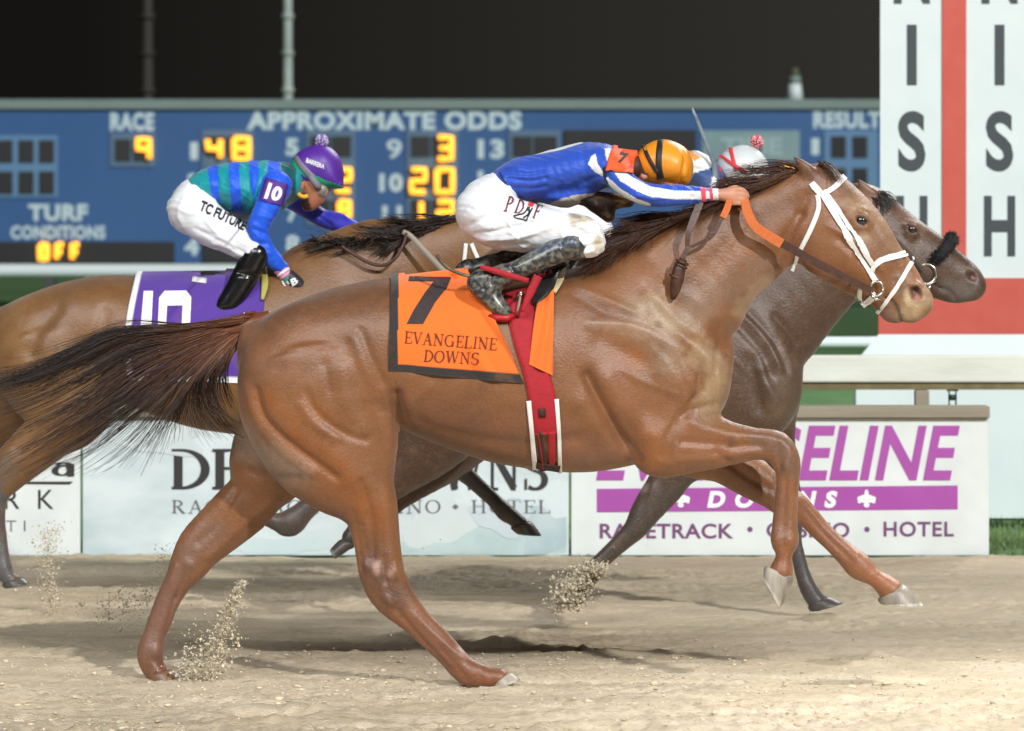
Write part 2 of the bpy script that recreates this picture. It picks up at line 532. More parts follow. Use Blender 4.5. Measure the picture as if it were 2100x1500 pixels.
TK, TN = 0.15, 0.055
def vthick(P, tk=TK, tn=TN):
    T = np.gradient(np.asarray(P), axis=0); T /= np.linalg.norm(T, axis=1, keepdims=True) + 1e-9
    return tn + (tk - tn) * np.abs(T[:, 1]) ** 1.5
def serif_glyph(ch, tk=TK):
    S = []
    tn = tk * 0.36
    stem = lambda x, y0=0, y1=1: S.append(([(x, y0), (x, y1)], tk))
    foot = lambda x, y, h=0.16: S.append(([(x - h, y + (tn / 2 if y < .5 else -tn / 2)), (x + h, y + (tn / 2 if y < .5 else -tn / 2))], tn))
    ln = lambda a, b, wv: S.append(([a, b], wv))
    def cur(P): S.append((P, vthick(P, tk, tn)))
    if ch in 'EFL':
        stem(.2); foot(.2, 0); foot(.2, 1); wd = .72
        if ch in 'EF': ln((.2, 1 - tn / 2), (.68, 1 - tn / 2), tn); ln((.67, 1), (.67, .78), tn); ln((.2, .52), (.52, .52), tn); ln((.52, .62), (.52, .42), tn)
        if ch in 'EL': ln((.2, tn / 2), (.7, tn / 2), tn); ln((.69, 0), (.69, .24), tn)
    elif ch == 'D': stem(.2); foot(.2, 0, .14); foot(.2, 1, .14); cur(arc(.26, .5, .52, .5 - tn / 2, 90, -90, 22)); wd = .86
    elif ch == 'O': cur(arc(.46, .5, .38, .5 - tn / 2, 0, 360, 34)); wd = .92
    elif ch == 'C': cur(arc(.46, .5, .38, .5 - tn / 2, 45, 318, 28)); ln((.74, .98), (.74, .72), tn); wd = .84
    elif ch == 'G': cur(arc(.46, .5, .38, .5 - tn / 2, 45, 340, 28)); ln((.74, .98), (.74, .72), tn); ln((.78, .02), (.78, .42), tk); ln((.6, .42), (.92, .42), tn); wd = .98
    elif ch == 'I': stem(.2); foot(.2, 0); foot(.2, 1); wd = .4
    elif ch == 'T': stem(.4); foot(.4, 0); ln((.04, 1 - tn / 2), (.76, 1 - tn / 2), tn); ln((.05, 1), (.05, .78), tn); ln((.75, 1), (.75, .78), tn); wd = .8
    elif ch == 'H': stem(.2); stem(.74); [foot(x, y) for x in (.2, .74) for y in (0, 1)]; ln((.2, .52), (.74, .52), tn); wd = .94
    elif ch == 'N': ln((.18, 0), (.18, 1), tn * 1.2); ln((.78, 0), (.78, 1), tn * 1.2); ln((.18, .96), (.78, .04), tk); foot(.18, 0); foot(.14, 1, .12); foot(.78, 1); wd = .96
    elif ch == 'V': ln((.14, 1), (.45, .02), tk); ln((.74, 1), (.45, .02), tn * 1.2); foot(.14, 1); foot(.74, 1, .14); wd = .86
    elif ch == 'A': ln((.74, 0), (.44, .98), tk); ln((.14, 0), (.44, .98), tn * 1.2); ln((.26, .35), (.62, .35), tn); foot(.74, 0); foot(.14, 0, .13); wd = .88
    elif ch == 'W':
        ln((.14, 1), (.38, .02), tk); ln((.6, .98), (.38, .02), tn * 1.2); ln((.6, .98), (.84, .02), tk); ln((1.08, 1), (.84, .02), tn * 1.2)
        foot(.14, 1); foot(.6, 1, .13); foot(1.08, 1, .13); wd = 1.2
    elif ch == 'S':
        P = np.vstack([arc(.36, .74, .25, .26 - tn / 2, 35, 250, 16), arc(.36, .255, .27, .255 - tn / 2, 80, -145, 16)])
        cur(catmull(P[::2], 2)); ln((.58, .98), (.58, .74), tn); ln((.11, .02), (.11, .28), tn); wd = .72
    elif ch in 'RP':
        stem(.2); foot(.2, 0); foot(.2, 1, .14); cur(arc(.3, .75, .32, .25 - tn / 2, 90, -90, 16)); ln((.2, .51), (.32, .51), tn); ln((.2, 1 - tn / 2), (.32, 1 - tn / 2), tn)
        if ch == 'R': ln((.4, .5), (.74, 0), tk)
        foot(.76, 0, .1) if ch == 'R' else None
        wd = .86 if ch == 'R' else .7
    elif ch == 'K': stem(.2); foot(.2, 0); foot(.2, 1); ln((.24, .4), (.7, .98), tn * 1.2); ln((.36, .56), (.74, .02), tk); foot(.74, 0, .12); foot(.7, 1, .12); wd = .88
    elif ch == 'a':
        cur(arc(.3, .3, .22, .3 - tn, 0, 360, 22)); ln((.52, .6), (.56, 0), tk); cur(arc(.3, .46, .23, .2, 150, 0, 12)); wd = .7
    elif ch == '*': S.append(([(.2, .28), (.2, .72)], np.array((.01, .01)))); S.append((np.array([(.02, .5), (.2, .5), (.38, .5)]), np.array((.02, .4, .02)))); wd = .44
    elif ch == ' ': wd = .4
    return S, wd

def serif_geo(s, tk=TK, gap=0.06):
    """returns normalised verts (x, y, layer) and faces"""
    V = []; F = []; n = 0; x = 0; lay = 0
    for ch in s:
        S, wd = serif_glyph(ch, tk)
        for pts, wid in S:
            if len(pts) == 2 and np.ndim(wid) == 0: pts = np.linspace(pts[0], pts[1], 8)
            if np.ndim(wid) == 1 and len(wid) == 2: pts = np.linspace(pts[0], pts[1], 8); wid = np.linspace(wid[0], wid[1], 8)
            v, f = stroke_poly(pts, wid)
            V.append(np.c_[v + (x, 0), np.full(len(v), lay % 7)]); lay += 1
            F += [[i + n for i in q] for q in f]; n += len(v)
        x += wd + gap
    V = np.vstack(V)
    lo = V[:, :2].min(0); hi = np.array((V[:, 0].max(), 1.0)); lo[1] = 0
    V[:, :2] = (V[:, :2] - lo) / (hi - lo)
    return V, F

def sign_text(mb, geo, rect, y, shear=0.0, lift=0.0):
    """flat lettering in the plane at depth y; rect = px0, py_top, px1, py_bottom"""
    V, F = geo
    d = D0 + y
    x0, y0, x1, y1 = rect
    px = x0 + V[:, 0] * (x1 - x0) + shear * V[:, 1] * (y1 - y0); py = y1 - V[:, 1] * (y1 - y0)
    lay = V[:, 2] * 0.0006 if V.shape[1] > 2 else 0
    mb.add(np.stack([X(px, d), np.full(len(px), y) - lay - lift, Z(py, d)], 1), F)
    return mb

def decal(mb, bvh, geo, f, off=0.003, cuts=2, yfall=0.0):
    """lettering laid on a curved surface; f maps (u, v) in 0..1 to photo pixels"""
    V, F = geo
    bm = bmesh.new()
    lay = V[:, 2] if V.shape[1] > 2 else np.zeros(len(V))
    vs = [bm.verts.new((v[0], v[1], l)) for v, l in zip(V, lay)]
    for q in F:
        try: bm.faces.new([vs[i] for i in q])
        except ValueError: pass
    bmesh.ops.triangulate(bm, faces=bm.faces[:])
    if cuts: bmesh.ops.subdivide_edges(bm, edges=bm.edges[:], cuts=cuts, use_grid_fill=True)
    bm.verts.index_update()
    out = []
    last = None
    for v in bm.verts:
        p = f(v.co.x, v.co.y)
        h = hit(bvh, p[0], p[1], yfall)
        if h is None:
            out.append(W(p[0], p[1], last if last is not None else yfall))
        else:
            last = h[0][1]
            out.append(h[0] + h[1] * (off + v.co.z * 0.0004))
    mb.add(out, [[v.index for v in q.verts] for q in bm.faces])
    bm.free()
    return mb

def quad(p00, p10, p11, p01):
    p00, p10, p11, p01 = map(np.array, (p00, p10, p11, p01))
    return lambda u, v: p00 * (1 - u) * (1 - v) + p10 * u * (1 - v) + p11 * u * v + p01 * (1 - u) * v

def poly_geo(pts):
    P = np.array(pts, float); lo, hi = P.min(0), P.max(0)
    return P, [list(range(len(P)))]
ID = lambda u, v: (u, v)


# ------------------------------------------------------------------ the ground
YB = 6.1                                     # the line of the advertising boards
def axis(lo, hi, step, far0, far1):
    a = list(np.arange(lo, hi + 1e-6, step))
    s = step
    while a[-1] < far1: s *= 1.35; a.append(a[-1] + s)
    s = step
    while a[0] > far0: s *= 1.35; a.insert(0, a[0] - s)
    return np.array(a)
gx = axis(-2.75, 2.75, 0.0135, -70, 70)
gy = axis(-2.6, 6.05, 0.018, -40, 6.06)
GX, GY = np.meshgrid(gx, gy, indexing='ij')
fade = np.clip((3.4 - np.abs(GX)) / 0.5, 0, 1) * np.clip((GY + 3.2) / 0.5, 0, 1)
h = 0.034 * (fbm(GX * 1.6, GY * 5.0, 11) - 0.47)                       # harrowed rows along the track
h += 0.030 * (fbm(GX * 4.5 + 40, GY * 13 + 9, 21) - 0.47)
cl = fbm(GX * 14, GY * 26, 31, 3); h += 0.030 * np.clip(cl - 0.50, 0, 1) ** 1.0
patch = np.clip((fbm(GX * 0.8, GY * 2.2, 41, 2) - 0.33) * 5, 0, 1)
h += 0.016 * (vnoise(GX * 31, GY * 48, 51) - 0.5) * patch
h += 0.012 * (vnoise(GX * 70, GY * 80, 55) - 0.5) * patch
near = np.clip((-0.1 - GY + .7 * (fbm(GX * .9, GY * 1.5, 61, 3) - .47)) / .5, 0, 1)
h += near * (.030 * np.clip(fbm(GX * 11, GY * 24, 71, 3) - .48, 0, 1) + .016 * (vnoise(GX * 24, GY * 34, 75) - .5))
for (hx, hy, rr, dd) in [(-0.75, -1.1, .13, .035), (1.5, -1.4, .15, .03), (0.3, -1.6, .12, .03), (-1.9, -0.5, .14, .04), (1.1, .7, .13, .03), (2.1, -.2, .14, .03), (-.2, 1.6, .13, .03), (-1.4, 1.2, .13, .03)]:
    r2 = ((GX - hx) / rr) ** 2 + ((GY - hy) / (rr * .8)) ** 2
    h += -dd * np.exp(-r2) + dd * 0.7 * np.exp(-(np.sqrt(r2) - 1.7) ** 2 * 3)
h += .010 * (fbm(GX * 2.2, GY * 30, 91, 2) - .47) * (GY > -3)
h *= fade
nx_, ny_ = GX.shape
ii = np.arange(nx_ * ny_).reshape(nx_, ny_)
Fq = np.stack([ii[:-1, :-1], ii[1:, :-1], ii[1:, 1:], ii[:-1, 1:]], -1).reshape(-1, 4)
sand = mat("track_sand", lin(228, 212, 186), 0.66, var=0.62, vscale=2.2, vcol=lin(196, 178, 148), stretch=(0.6, 3.0, 1), bump=0.9, bscale=120, spec=0.35, vlo=.38, vhi=.62)
def add_noise_layer(m, scale, stretch, color, amount, lo, hi):
    t = m.node_tree; p = t.nodes["Principled BSDF"]
    src = p.inputs["Base Color"].links[0].from_socket
    tcn = t.nodes.new("ShaderNodeTexCoord"); mp = t.nodes.new("ShaderNodeMapping"); mp.inputs["Scale"].default_value = stretch
    t.links.new(tcn.outputs["Object"], mp.inputs["Vector"])
    n = t.nodes.new("ShaderNodeTexNoise"); n.inputs["Scale"].default_value = scale; n.inputs["Detail"].default_value = 6
    t.links.new(mp.outputs[0], n.inputs["Vector"])
    r = t.nodes.new("ShaderNodeMapRange"); r.inputs["From Min"].default_value = lo; r.inputs["From Max"].default_value = hi; r.inputs["To Max"].default_value = amount
    t.links.new(n.outputs[0], r.inputs["Value"])
    mi = t.nodes.new("ShaderNodeMix"); mi.data_type = 'RGBA'
    t.links.new(r.outputs[0], mi.inputs["Factor"]); t.links.new(src, mi.inputs["A"]); mi.inputs["B"].default_value = (*color, 1)
    t.links.new(mi.outputs["Result"], p.inputs["Base Color"])
add_noise_layer(sand, 34, (1, 1.6, 1), lin(140, 124, 96), 0.45, 0.5, 0.75)
add_noise_layer(sand, 110, (1, 1.2, 1), lin(222, 203, 165), 0.5, 0.55, 0.75)
def far_tone_layer(m):
    """the harrowed sand is tinted darker farther from the outer lane, in ragged bands along the track"""
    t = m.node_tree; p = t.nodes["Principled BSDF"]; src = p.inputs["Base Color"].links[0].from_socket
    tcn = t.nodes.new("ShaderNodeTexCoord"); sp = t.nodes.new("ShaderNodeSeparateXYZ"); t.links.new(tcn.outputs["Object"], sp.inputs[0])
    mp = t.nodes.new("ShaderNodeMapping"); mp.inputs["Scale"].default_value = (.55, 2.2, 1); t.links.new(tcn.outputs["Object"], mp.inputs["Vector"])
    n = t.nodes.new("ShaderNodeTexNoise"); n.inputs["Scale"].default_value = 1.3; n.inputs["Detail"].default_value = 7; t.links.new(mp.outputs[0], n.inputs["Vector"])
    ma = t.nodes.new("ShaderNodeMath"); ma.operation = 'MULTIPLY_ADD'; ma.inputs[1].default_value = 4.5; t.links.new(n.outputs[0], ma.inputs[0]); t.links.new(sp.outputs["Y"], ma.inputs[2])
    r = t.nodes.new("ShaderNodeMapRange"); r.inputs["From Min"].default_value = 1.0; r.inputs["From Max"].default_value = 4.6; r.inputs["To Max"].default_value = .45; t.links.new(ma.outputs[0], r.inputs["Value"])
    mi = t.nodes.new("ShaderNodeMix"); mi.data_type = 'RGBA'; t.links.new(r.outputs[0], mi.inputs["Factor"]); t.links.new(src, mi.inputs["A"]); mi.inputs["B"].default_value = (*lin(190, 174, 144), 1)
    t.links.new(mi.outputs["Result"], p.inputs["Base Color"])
far_tone_layer(sand)
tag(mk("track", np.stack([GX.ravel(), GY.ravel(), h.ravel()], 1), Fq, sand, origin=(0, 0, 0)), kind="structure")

ico = bmesh.new(); bmesh.ops.create_icosphere(ico, subdivisions=1, radius=1); ico.verts.index_update()
IV = np.array([v.co[:] for v in ico.verts]); IF = np.array([[v.index for v in f.verts] for f in ico.faces]); ico.free()
R = np.random.default_rng(44); n = 15000
cx_, cy_ = R.uniform(-2.2, 2.2, n), 1.6 - 4.0 * R.random(n) ** .6
keep = fbm(cx_ * 1.4, cy_ * 3.2, 71, 3) + R.normal(0, .07, n) > .44
cx_, cy_ = cx_[keep], cy_[keep]; n = len(cx_)
ix, iy = np.clip(np.searchsorted(gx, cx_), 0, len(gx) - 1), np.clip(np.searchsorted(gy, cy_), 0, len(gy) - 1)
sz = .0025 * np.exp(R.normal(0, .55, n))
VV = IV[None] * (1 + R.normal(0, .22, (n, len(IV), 1))) * (sz[:, None] * np.stack([R.uniform(.8, 1.9, n), R.uniform(.7, 1.2, n), R.uniform(.45, .8, n)], 1))[:, None, :]
VV += np.stack([cx_, cy_, h[ix, iy] + sz * .25], 1)[:, None, :]
FF_ = (IF[None] + (np.arange(n) * len(IV))[:, None, None]).reshape(-1, 3)
cc_ = np.repeat(np.array(lin(226, 210, 182))[None] * R.uniform(.62, 1.08, (n, 1)), len(IV), 0)
tag(mk("sand_crumbs", VV.reshape(-1, 3), FF_, mat("sand_crumb", attr=True, rough=.9), None, cc_, origin=(0, 0, 0)), "loose crumbs of sand lying all over the near lane of the track", "sand", kind="stuff")

grass_m = mat("infield_grass", lin(92, 132, 82), 0.9, var=0.7, vscale=1.5, vcol=lin(66, 100, 60), stretch=(1, .5, 1), bump=0.6, bscale=25)
tag(mk("infield", [(-900, 6.05, -0.012), (900, 6.05, -0.012), (900, 1500, -0.012), (-900, 1500, -0.012)], [[0, 1, 2, 3]], grass_m, smooth=False, origin=(0, 6.05, -0.012)), kind="structure")
gb = MB()
for i in range(2600):
    x, y = rng.uniform(2.3, 3.3), rng.uniform(6.25, 8.7)
    hh = rng.uniform(.01, .05); a = rng.uniform(0, 6.28); l = rng.uniform(-.03, .03, 2); dx, dy = math.cos(a) * .004, math.sin(a) * .004
    gb.add([(x - dx, y - dy, -.012), (x + dx, y + dy, -.012), (x + l[0], y + l[1], hh)], [[0, 1, 2]], np.array(lin(118, 142, 88)) * rng.uniform(.6, 1.25))
tag(gb.build("grass", mat("grass_blade", attr=True, rough=0.8), smooth=False), kind="stuff", label="short green grass growing between the advertising boards and the finish post", cat="grass")

# ------------------------------------------------------------------ advertising boards along the inside of the track
def glossy(name, c, **k): return mat(name, lin(*c), **k)
board_white = glossy("board_white", (218, 224, 223), rough=0.5, var=0.45, vscale=4, vcol=lin(190, 198, 196), bump=0.03, bscale=8)
board_print = glossy("board_print", (206, 218, 220), rough=0.45, var=0.8, vscale=2.2, vcol=lin(172, 188, 192), stretch=(1, 1, 2.2), vlo=.42, vhi=.66)
taupe = glossy("timber_taupe", (150, 142, 124), rough=0.8, var=0.5, vscale=9, vcol=lin(120, 112, 96), stretch=(.3, 1, 3), bump=0.3, bscale=30)
purple = glossy("print_purple", (160, 72, 158), rough=0.5, var=.25, vscale=5, vcol=lin(176, 96, 172))
plum = glossy("print_plum", (112, 66, 112), rough=0.5)
ink = glossy("print_ink", (46, 44, 44), rough=0.5)
ink_grey = glossy("print_grey", (98, 100, 102), rough=0.5)
def board(px0, px1, ptop, pmat, label):
    d = D0 + YB
    e = empty("advertising_board", (X((px0 + px1) / 2, d), YB + .03, 0))
    tag(e, label, "sign", "advertising boards along the inside rail")
    MB().box(X(px0 + 1.5, d), X(px1 - 1.5, d), YB, YB + .05, 0.0, Z(ptop, d), bev=.004).build("panel", pmat, e, smooth=False)
    MB().box(X(px0 + 1.5, d), X(px1 - 1.5, d), YB - .035, YB + .16, Z(ptop, d) + .002, Z(ptop - 25, d), bev=.006).build("cap_rail", taupe, e, smooth=False)
    for px in np.linspace(px0 + 60, px1 - 60, 3):
        MB().box(X(px, d) - .03, X(px, d) + .03, YB + .052, YB + .11, 0, Z(ptop, d) - .01).build("back_brace", taupe, e, smooth=False)
    return e
YL = YB - 0.003
b1 = board(-700, 166, 857, board_white, "white board at the left edge with an underlined cursive a above the letters R K")
mb = MB(); sign_text(mb, serif_geo("a", .2), (104, 935, 152, 978), YL, shear=.14)
mb.add(*[(lambda v: np.stack([X(v[:, 0], D0 + YL), np.full(len(v), YL), Z(v[:, 1], D0 + YL)], 1))(np.array([(-160, 988), (150, 988), (143, 994), (-160, 992)], float)), [[0, 1, 2, 3]]])
mb.build("script_lettering", ink, b1, smooth=False)
mb = MB()
sign_text(mb, text_geo("K", .0), (78, 1005, 110, 1044), YL); sign_text(mb, text_geo("R", .0), (10, 1005, 40, 1044), YL)
mb.build("capital_lettering", ink, b1, smooth=False)
mb = MB(); sign_text(mb, text_geo("T I", -.012), (12, 1068, 52, 1090), YL); mb.build("small_lettering", ink_grey, b1, smooth=False)

b2 = board(168, 1168, 857, board_print, "wide pale blue-white board reading DELTA DOWNS")
mb = MB()
sign_text(mb, serif_geo("DELTA", .19, .03), (352, 921, 742, 1004), YL); sign_text(mb, serif_geo("DOWNS", .19, .03), (772, 921, 1124, 1006), YL)
mb.build("title_lettering", ink, b2, smooth=False)
mb = MB(); sign_text(mb, serif_geo("RACETRACK * CASINO * HOTEL", .12, .12), (352, 1026, 1128, 1053), YL); mb.build("small_lettering", ink_grey, b2, smooth=False)
# the faded picture printed along the foot of that board
pic = MB(); d = D0 + YL
for k, (c, rx, ry, col) in enumerate([((1010, 1112), 190, 30, (150, 180, 178)), ((900, 1060), 70, 64, (196, 204, 204)), ((1120, 1092), 60, 48, (132, 158, 168)), ((560, 1120), 120, 20, (182, 204, 208)), ((1030, 1060), 60, 36, (174, 188, 196)), ((330, 900), 90, 34, (186, 196, 198))]):
    col = tuple(int(.55 * q + .45 * z) for q, z in zip(col, (204, 216, 219))); a = np.linspace(0, 2 * np.pi, 40, endpoint=False); rr = 1 + .22 * np.sin(a * 3 + k) + .12 * np.sin(a * 5 + 2 * k)
    px = np.clip(c[0] + rx * rr * np.cos(a), 175, 1162); py = np.clip(c[1] + ry * rr * np.sin(a), 862, 1138)
    pic.add(np.stack([X(px, d), np.full(40, YB - .0006 * (k + 1)), Z(py, d)], 1), [list(range(40))], lin(*col))
pic.build("printed_picture", mat("faded_print", attr=True, rough=.45, var=.5, vscale=6, vcol=lin(206, 218, 218)), b2, smooth=False)

b3 = board(1170, 2030, 858, board_white, "white board with purple lettering reading EVANGELINE DOWNS at the right end")
mb = MB(); sign_text(mb, text_geo("EVANGELINE", .022, 0, 1.0), (1222, 872, 1948, 987), YL, shear=.19); mb.build("title_lettering", purple, b3, smooth=False)
MB().add([(X(1224, d), YL, Z(1051, d)), (X(1964, d), YL, Z(1045, d)), (X(1964, d), YL, Z(996, d)), (X(1224, d), YL, Z(1003, d))], [[0, 1, 2, 3]]).build("purple_band", purple, b3, smooth=False)
mb = MB(); sign_text(mb, text_geo("DOWNS", .05, 0, 1.9), (1450, 1007, 1712, 1042), YL, shear=.2, lift=.003)
for cxp in (1396, 1777):                                           # fleurs-de-lis either side of the word
    for k, (ox, oy, rx, ry, tilt) in enumerate([(0, -3, 5, 16, 0), (-11, 1, 5, 10, .6), (11, 1, 5, 10, -.6), (-14, 0, 5, 5, 0), (14, 0, 5, 5, 0), (0, 6, 13, 2.6, 0), (0, 13, 6, 5, 0)]):
        a = np.linspace(0, 2 * np.pi, 18, endpoint=False)
        ex, ey = rx * np.cos(a), ry * np.sin(a)
        px = cxp + ox + ex * math.cos(tilt) - ey * math.sin(tilt); py = 1023 + oy + ex * math.sin(tilt) + ey * math.cos(tilt)
        mb.add(np.stack([X(px, d), np.full(18, YL - .003 - .0005 * k), Z(py, d)], 1), [list(range(18))])
mb.build("band_lettering", glossy("letter_white", (240, 240, 240), rough=.5), b3, smooth=False)
mb = MB()
sign_text(mb, text_geo("RACETRACK", .02, 0, 1.05), (1230, 1074, 1504, 1105), YL); sign_text(mb, text_geo("CASINO", .02, 0, 1.05), (1572, 1072, 1742, 1103), YL); sign_text(mb, text_geo("HOTEL", .02, 0, 1.1), (1812, 1070, 1956, 1101), YL)
for cxp in (1538, 1778):
    a = np.linspace(0, 2 * np.pi, 20, endpoint=False)
    mb.add(np.stack([X(cxp + 5.5 * np.cos(a), d), np.full(20, YL), Z(1086 + 5.5 * np.sin(a), d)], 1), [list(range(20))])
mb.build("foot_lettering", plum, b3, smooth=False)

# ------------------------------------------------------------------ inside rail: weathered beam on posts just behind the boards
YR = 7.0; d = D0 + YR
chalk = glossy("weathered_white", (222, 225, 216), rough=0.75, var=0.6, vscale=5, vcol=lin(198, 198, 182), stretch=(.5, 1, 2), bump=.25, bscale=25)
e = empty("track_rail", (X(1890, d), YR + .05, 0)); tag(e, "weathered white timber beam on brown posts behind the purple lettered board", "fence")
MB().box(X(380, d), X(3200, d), YR, YR + .10, Z(785, d), Z(729, d), bev=.01).build("beam", chalk, e, smooth=False)
MB().box(X(380, d), X(3200, d), YR + .02, YR + .08, Z(800, d), Z(785, d) - .002).build("lower_rail", glossy("timber_brown", (124, 112, 78), rough=.8, var=.5, vscale=12, bump=.2), e, smooth=False)
for px in (620, 1250, 1892, 2530):
    MB().box(X(px, d) - .035, X(px, d) + .035, YR + .012, YR + .09, 0, Z(800, d) - .002, bev=.006).build("post", taupe, e, smooth=False)
mb = MB(); s = X(1948, d), X(1962, d)
for xx in s: mb.tube([(xx, YR + .04, Z(800, d)), (xx, YR + .04, Z(833, d))], .004, 6)
mb.tube([(s[0], YR + .04, Z(815, d)), (s[1], YR + .04, Z(815, d))], .006, 6)
mb.box(s[0] - .012, s[1] + .012, YR + .03, YR + .05, Z(803, d), Z(795, d)); mb.box(s[0] - .004, s[1] + .004, YR + .036, YR + .044, Z(822, d), Z(810, d))
mb.build("chain_link", glossy("steel_dark", (70, 84, 76), rough=.4, metal=.8), e)

# thin white pipe rail beyond it, seen left of the finish post
YP = 11.5; d = D0 + YP
e = empty("pipe_rail", (X(1720, d), YP, 0)); tag(e, "thin white pipe rail on the grass left of the finish post", "fence")
pipe_w = glossy("rail_white", (222, 236, 238), rough=.4)
pts = np.array([(X(p, d), YP, Z(702, d)) for p in np.linspace(1290, 1830, 12)])
MB().tube(pts, .033, 12).build("top_pipe", pipe_w, e)
for px in (1330, 1560): MB().tube([(X(px, d), YP, -.02), (X(px, d), YP, Z(702, d) - .03)], .02, 10).build("post", pipe_w, e)

# ------------------------------------------------------------------ finish post: two lettered white faces, red edge between them, red and white plinth
YF = 9.0; d = D0 + YF
e = empty("finish_post", (X(1960, d), YF + .4, 0)); tag(e, "tall white finish post with a red stripe and black letters spelling FINISH down both faces", "finish post")
fin_white = glossy("finish_white", (218, 229, 230), rough=.45, var=.35, vscale=3, vcol=lin(198, 212, 214))
fin_red = glossy("finish_red", (196, 84, 72), rough=.45, var=.35, vscale=7, vcol=lin(208, 104, 90))
zt = Z(571, d); ztop = zt + 3.7
def face(pa, pb): return pa, pb
def prism(mb, pts, z0, z1):
    n = len(pts)
    V = [(p[0], p[1], z0) for p in pts] + [(p[0], p[1], z1) for p in pts]
    mb.add(V, [list(range(n))[::-1], list(range(n, 2 * n))] + [[i, (i + 1) % n, n + (i + 1) % n, n + i] for i in range(n)])
    return mb
xa, xb, xc, xd = X(1805, d), X(1932, d), X(1981, d), X(2122, d)
prism(MB(), [(xa, YF), (xb - .001, YF), (xb - .001, YF + .09), (xa + .03, YF + .09)], zt + .001, ztop).build("lettered_face", fin_white, e, smooth=False)
prism(MB(), [(xc + .001, YF), (xd, YF), (xd - .03, YF + .09), (xc + .001, YF + .09)], zt + .001, ztop).build("lettered_face", fin_white, e, smooth=False)
prism(MB(), [(xb, YF - .012), (xc, YF - .012), (xc, YF + .088), (xb, YF + .088)], zt + .001, ztop - .01).build("red_stripe", fin_red, e, smooth=False)
z1, z2 = Z(686, d), Z(729, d)
prism(MB(), [(X(1801, d), YF - .02), (X(2126, d), YF - .02), (X(2126, d), YF + .1), (X(1804, d), YF + .1)], z1 + .001, zt).build("red_plinth", fin_red, e, smooth=False)
mb = MB()
a, b, c_, e_ = X(1801, d), X(2126, d), X(1764, d), X(2165, d)
V = [(a, YF - .022, z1), (b, YF - .022, z1), (b, YF + .12, z1), (a + .02, YF + .12, z1), (c_, YF - .05, z2), (e_, YF - .05, z2), (e_, YF + .14, z2), (c_ + .02, YF + .14, z2)]
mb.add(V, [[0, 1, 2, 3], [4, 7, 6, 5], [0, 4, 5, 1], [1, 5, 6, 2], [2, 6, 7, 3], [3, 7, 4, 0]]).build("flared_base", fin_white, e, smooth=False)
MB().box(X(1755, d), X(2260, d), YF - .02, YF + .13, 0, z2 - .002).build("foot_wall", fin_white, e, smooth=False)
fin_ink = glossy("finish_ink", (62, 70, 74), rough=.5)
for cxp, sx in ((1870, 1.0), (2050, .95)):
    mb = MB()
    for ch, y1, hw in (("F", -475, 28), ("I", -298, 9), ("N", 8, 37), ("I", 175, 10), ("S", 352, 28), ("H", 526, 32)):
        hgt = 124
        sign_text(mb, text_geo(ch, .03 if ch != 'I' else 0), (cxp - hw, y1 - hgt, cxp + hw, y1), YF - .004)
    mb.build("lettering", fin_ink, e, smooth=False)

# ------------------------------------------------------------------ far side: turf rail, tote board, light poles
YT = 58.0; d = D0 + YT
e = empty("turf_rail", (X(200, d), YT, 0)); tag(e, "broad white rail running below the blue odds board", "fence")
pts = np.array([(X(p, d), YT, Z(555, d)) for p in np.linspace(-500, 1100, 20)])
MB().tube(pts, .11, 14).build("top_rail", pipe_w, e)
for px in (-200, 180, 560, 940): MB().tube([(X(px, d), YT + .05, -.02), (X(px, d), YT + .05, Z(555, d) - .1)], .05, 10).build("post", pipe_w, e)

YO = 90.0; d = D0 + YO
tote = empty("odds_board", (X(880, d), YO + .5, 0)); tag(tote, "wide blue tote board with white lettering and orange lit numbers", "scoreboard")
blue = glossy("board_blue", (50, 94, 150), rough=.5, var=.5, vscale=.35, vcol=lin(62, 108, 164))
deep = glossy("board_deep_blue", (36, 66, 116), rough=.5)
frame_m = glossy("board_frame", (128, 148, 146), rough=.5, var=.3, vscale=.6, vcol=lin(108, 124, 118))
cellf = glossy("window_frame", (92, 122, 150), rough=.5)
pale = glossy("window_frame_pale", (98, 140, 180), rough=.5)
dark = glossy("window_dark", (44, 46, 48), rough=.35, var=.3, vscale=1)
white_l = glossy("tote_letter", (200, 224, 232), rough=.5)
MB().pbox(-420, 224, 1960, 541, YO, YO + .9).build("panel", blue, tote, smooth=False)
MB().pbox(-425, 204, 1965, 223.5, YO - .12, YO + 1.0).build("top_frame", frame_m, tote, smooth=False)
tsteel = glossy("tote_steel", (70, 76, 78), rough=.6)
for px in (-300, 100, 500, 900, 1300, 1700): MB().box(X(px, d) - .12, X(px, d) + .12, YO + .2, YO + .6, 0, Z(541, d) - .003).build("leg", tsteel, tote, smooth=False)
def pane(x0, y0, x1, y1, ya, yb, parent): MB().pbox(x0, y0, x1, y1, ya, yb).build('digit_window', dark, parent, smooth=False)
def win(m, x0, y0, x1, y1, cells):
    f = MB().pbox(x0, y0, x1, y1, YO - .05, YO - .002).build('window_frame', m, tote, smooth=False)
    for c in cells: pane(*c, YO - .08, YO - .052, f)
win(pale, -130, 278, 118, 405, [(x, y, x + 31, y + 46) for y in (288, 352) for x in (-120, -84, -44, -5, 38, 80)])
win(cellf, 226, 274, 318, 342, [(236, 286, 268, 331), (274, 286, 308, 331)])
for r in range(4):
    yy = 270 + 65 * r
    for x0, x1 in ((414, 520), (628, 728), (834, 940), (1043, 1150)):
        if r == 3: 
            continue
        win(cellf, x0, yy - 3, x1, yy + 62, [(x0 + 9, yy + 10, x0 + 48, yy + 52), (x0 + 52, yy + 10, x1 - 8, yy + 52)])
pane(-120, 496, 358, 540, YO - .08, YO - .004, tote)
pane(1157, 267, 1428, 322, YO - .08, YO - .004, tote)
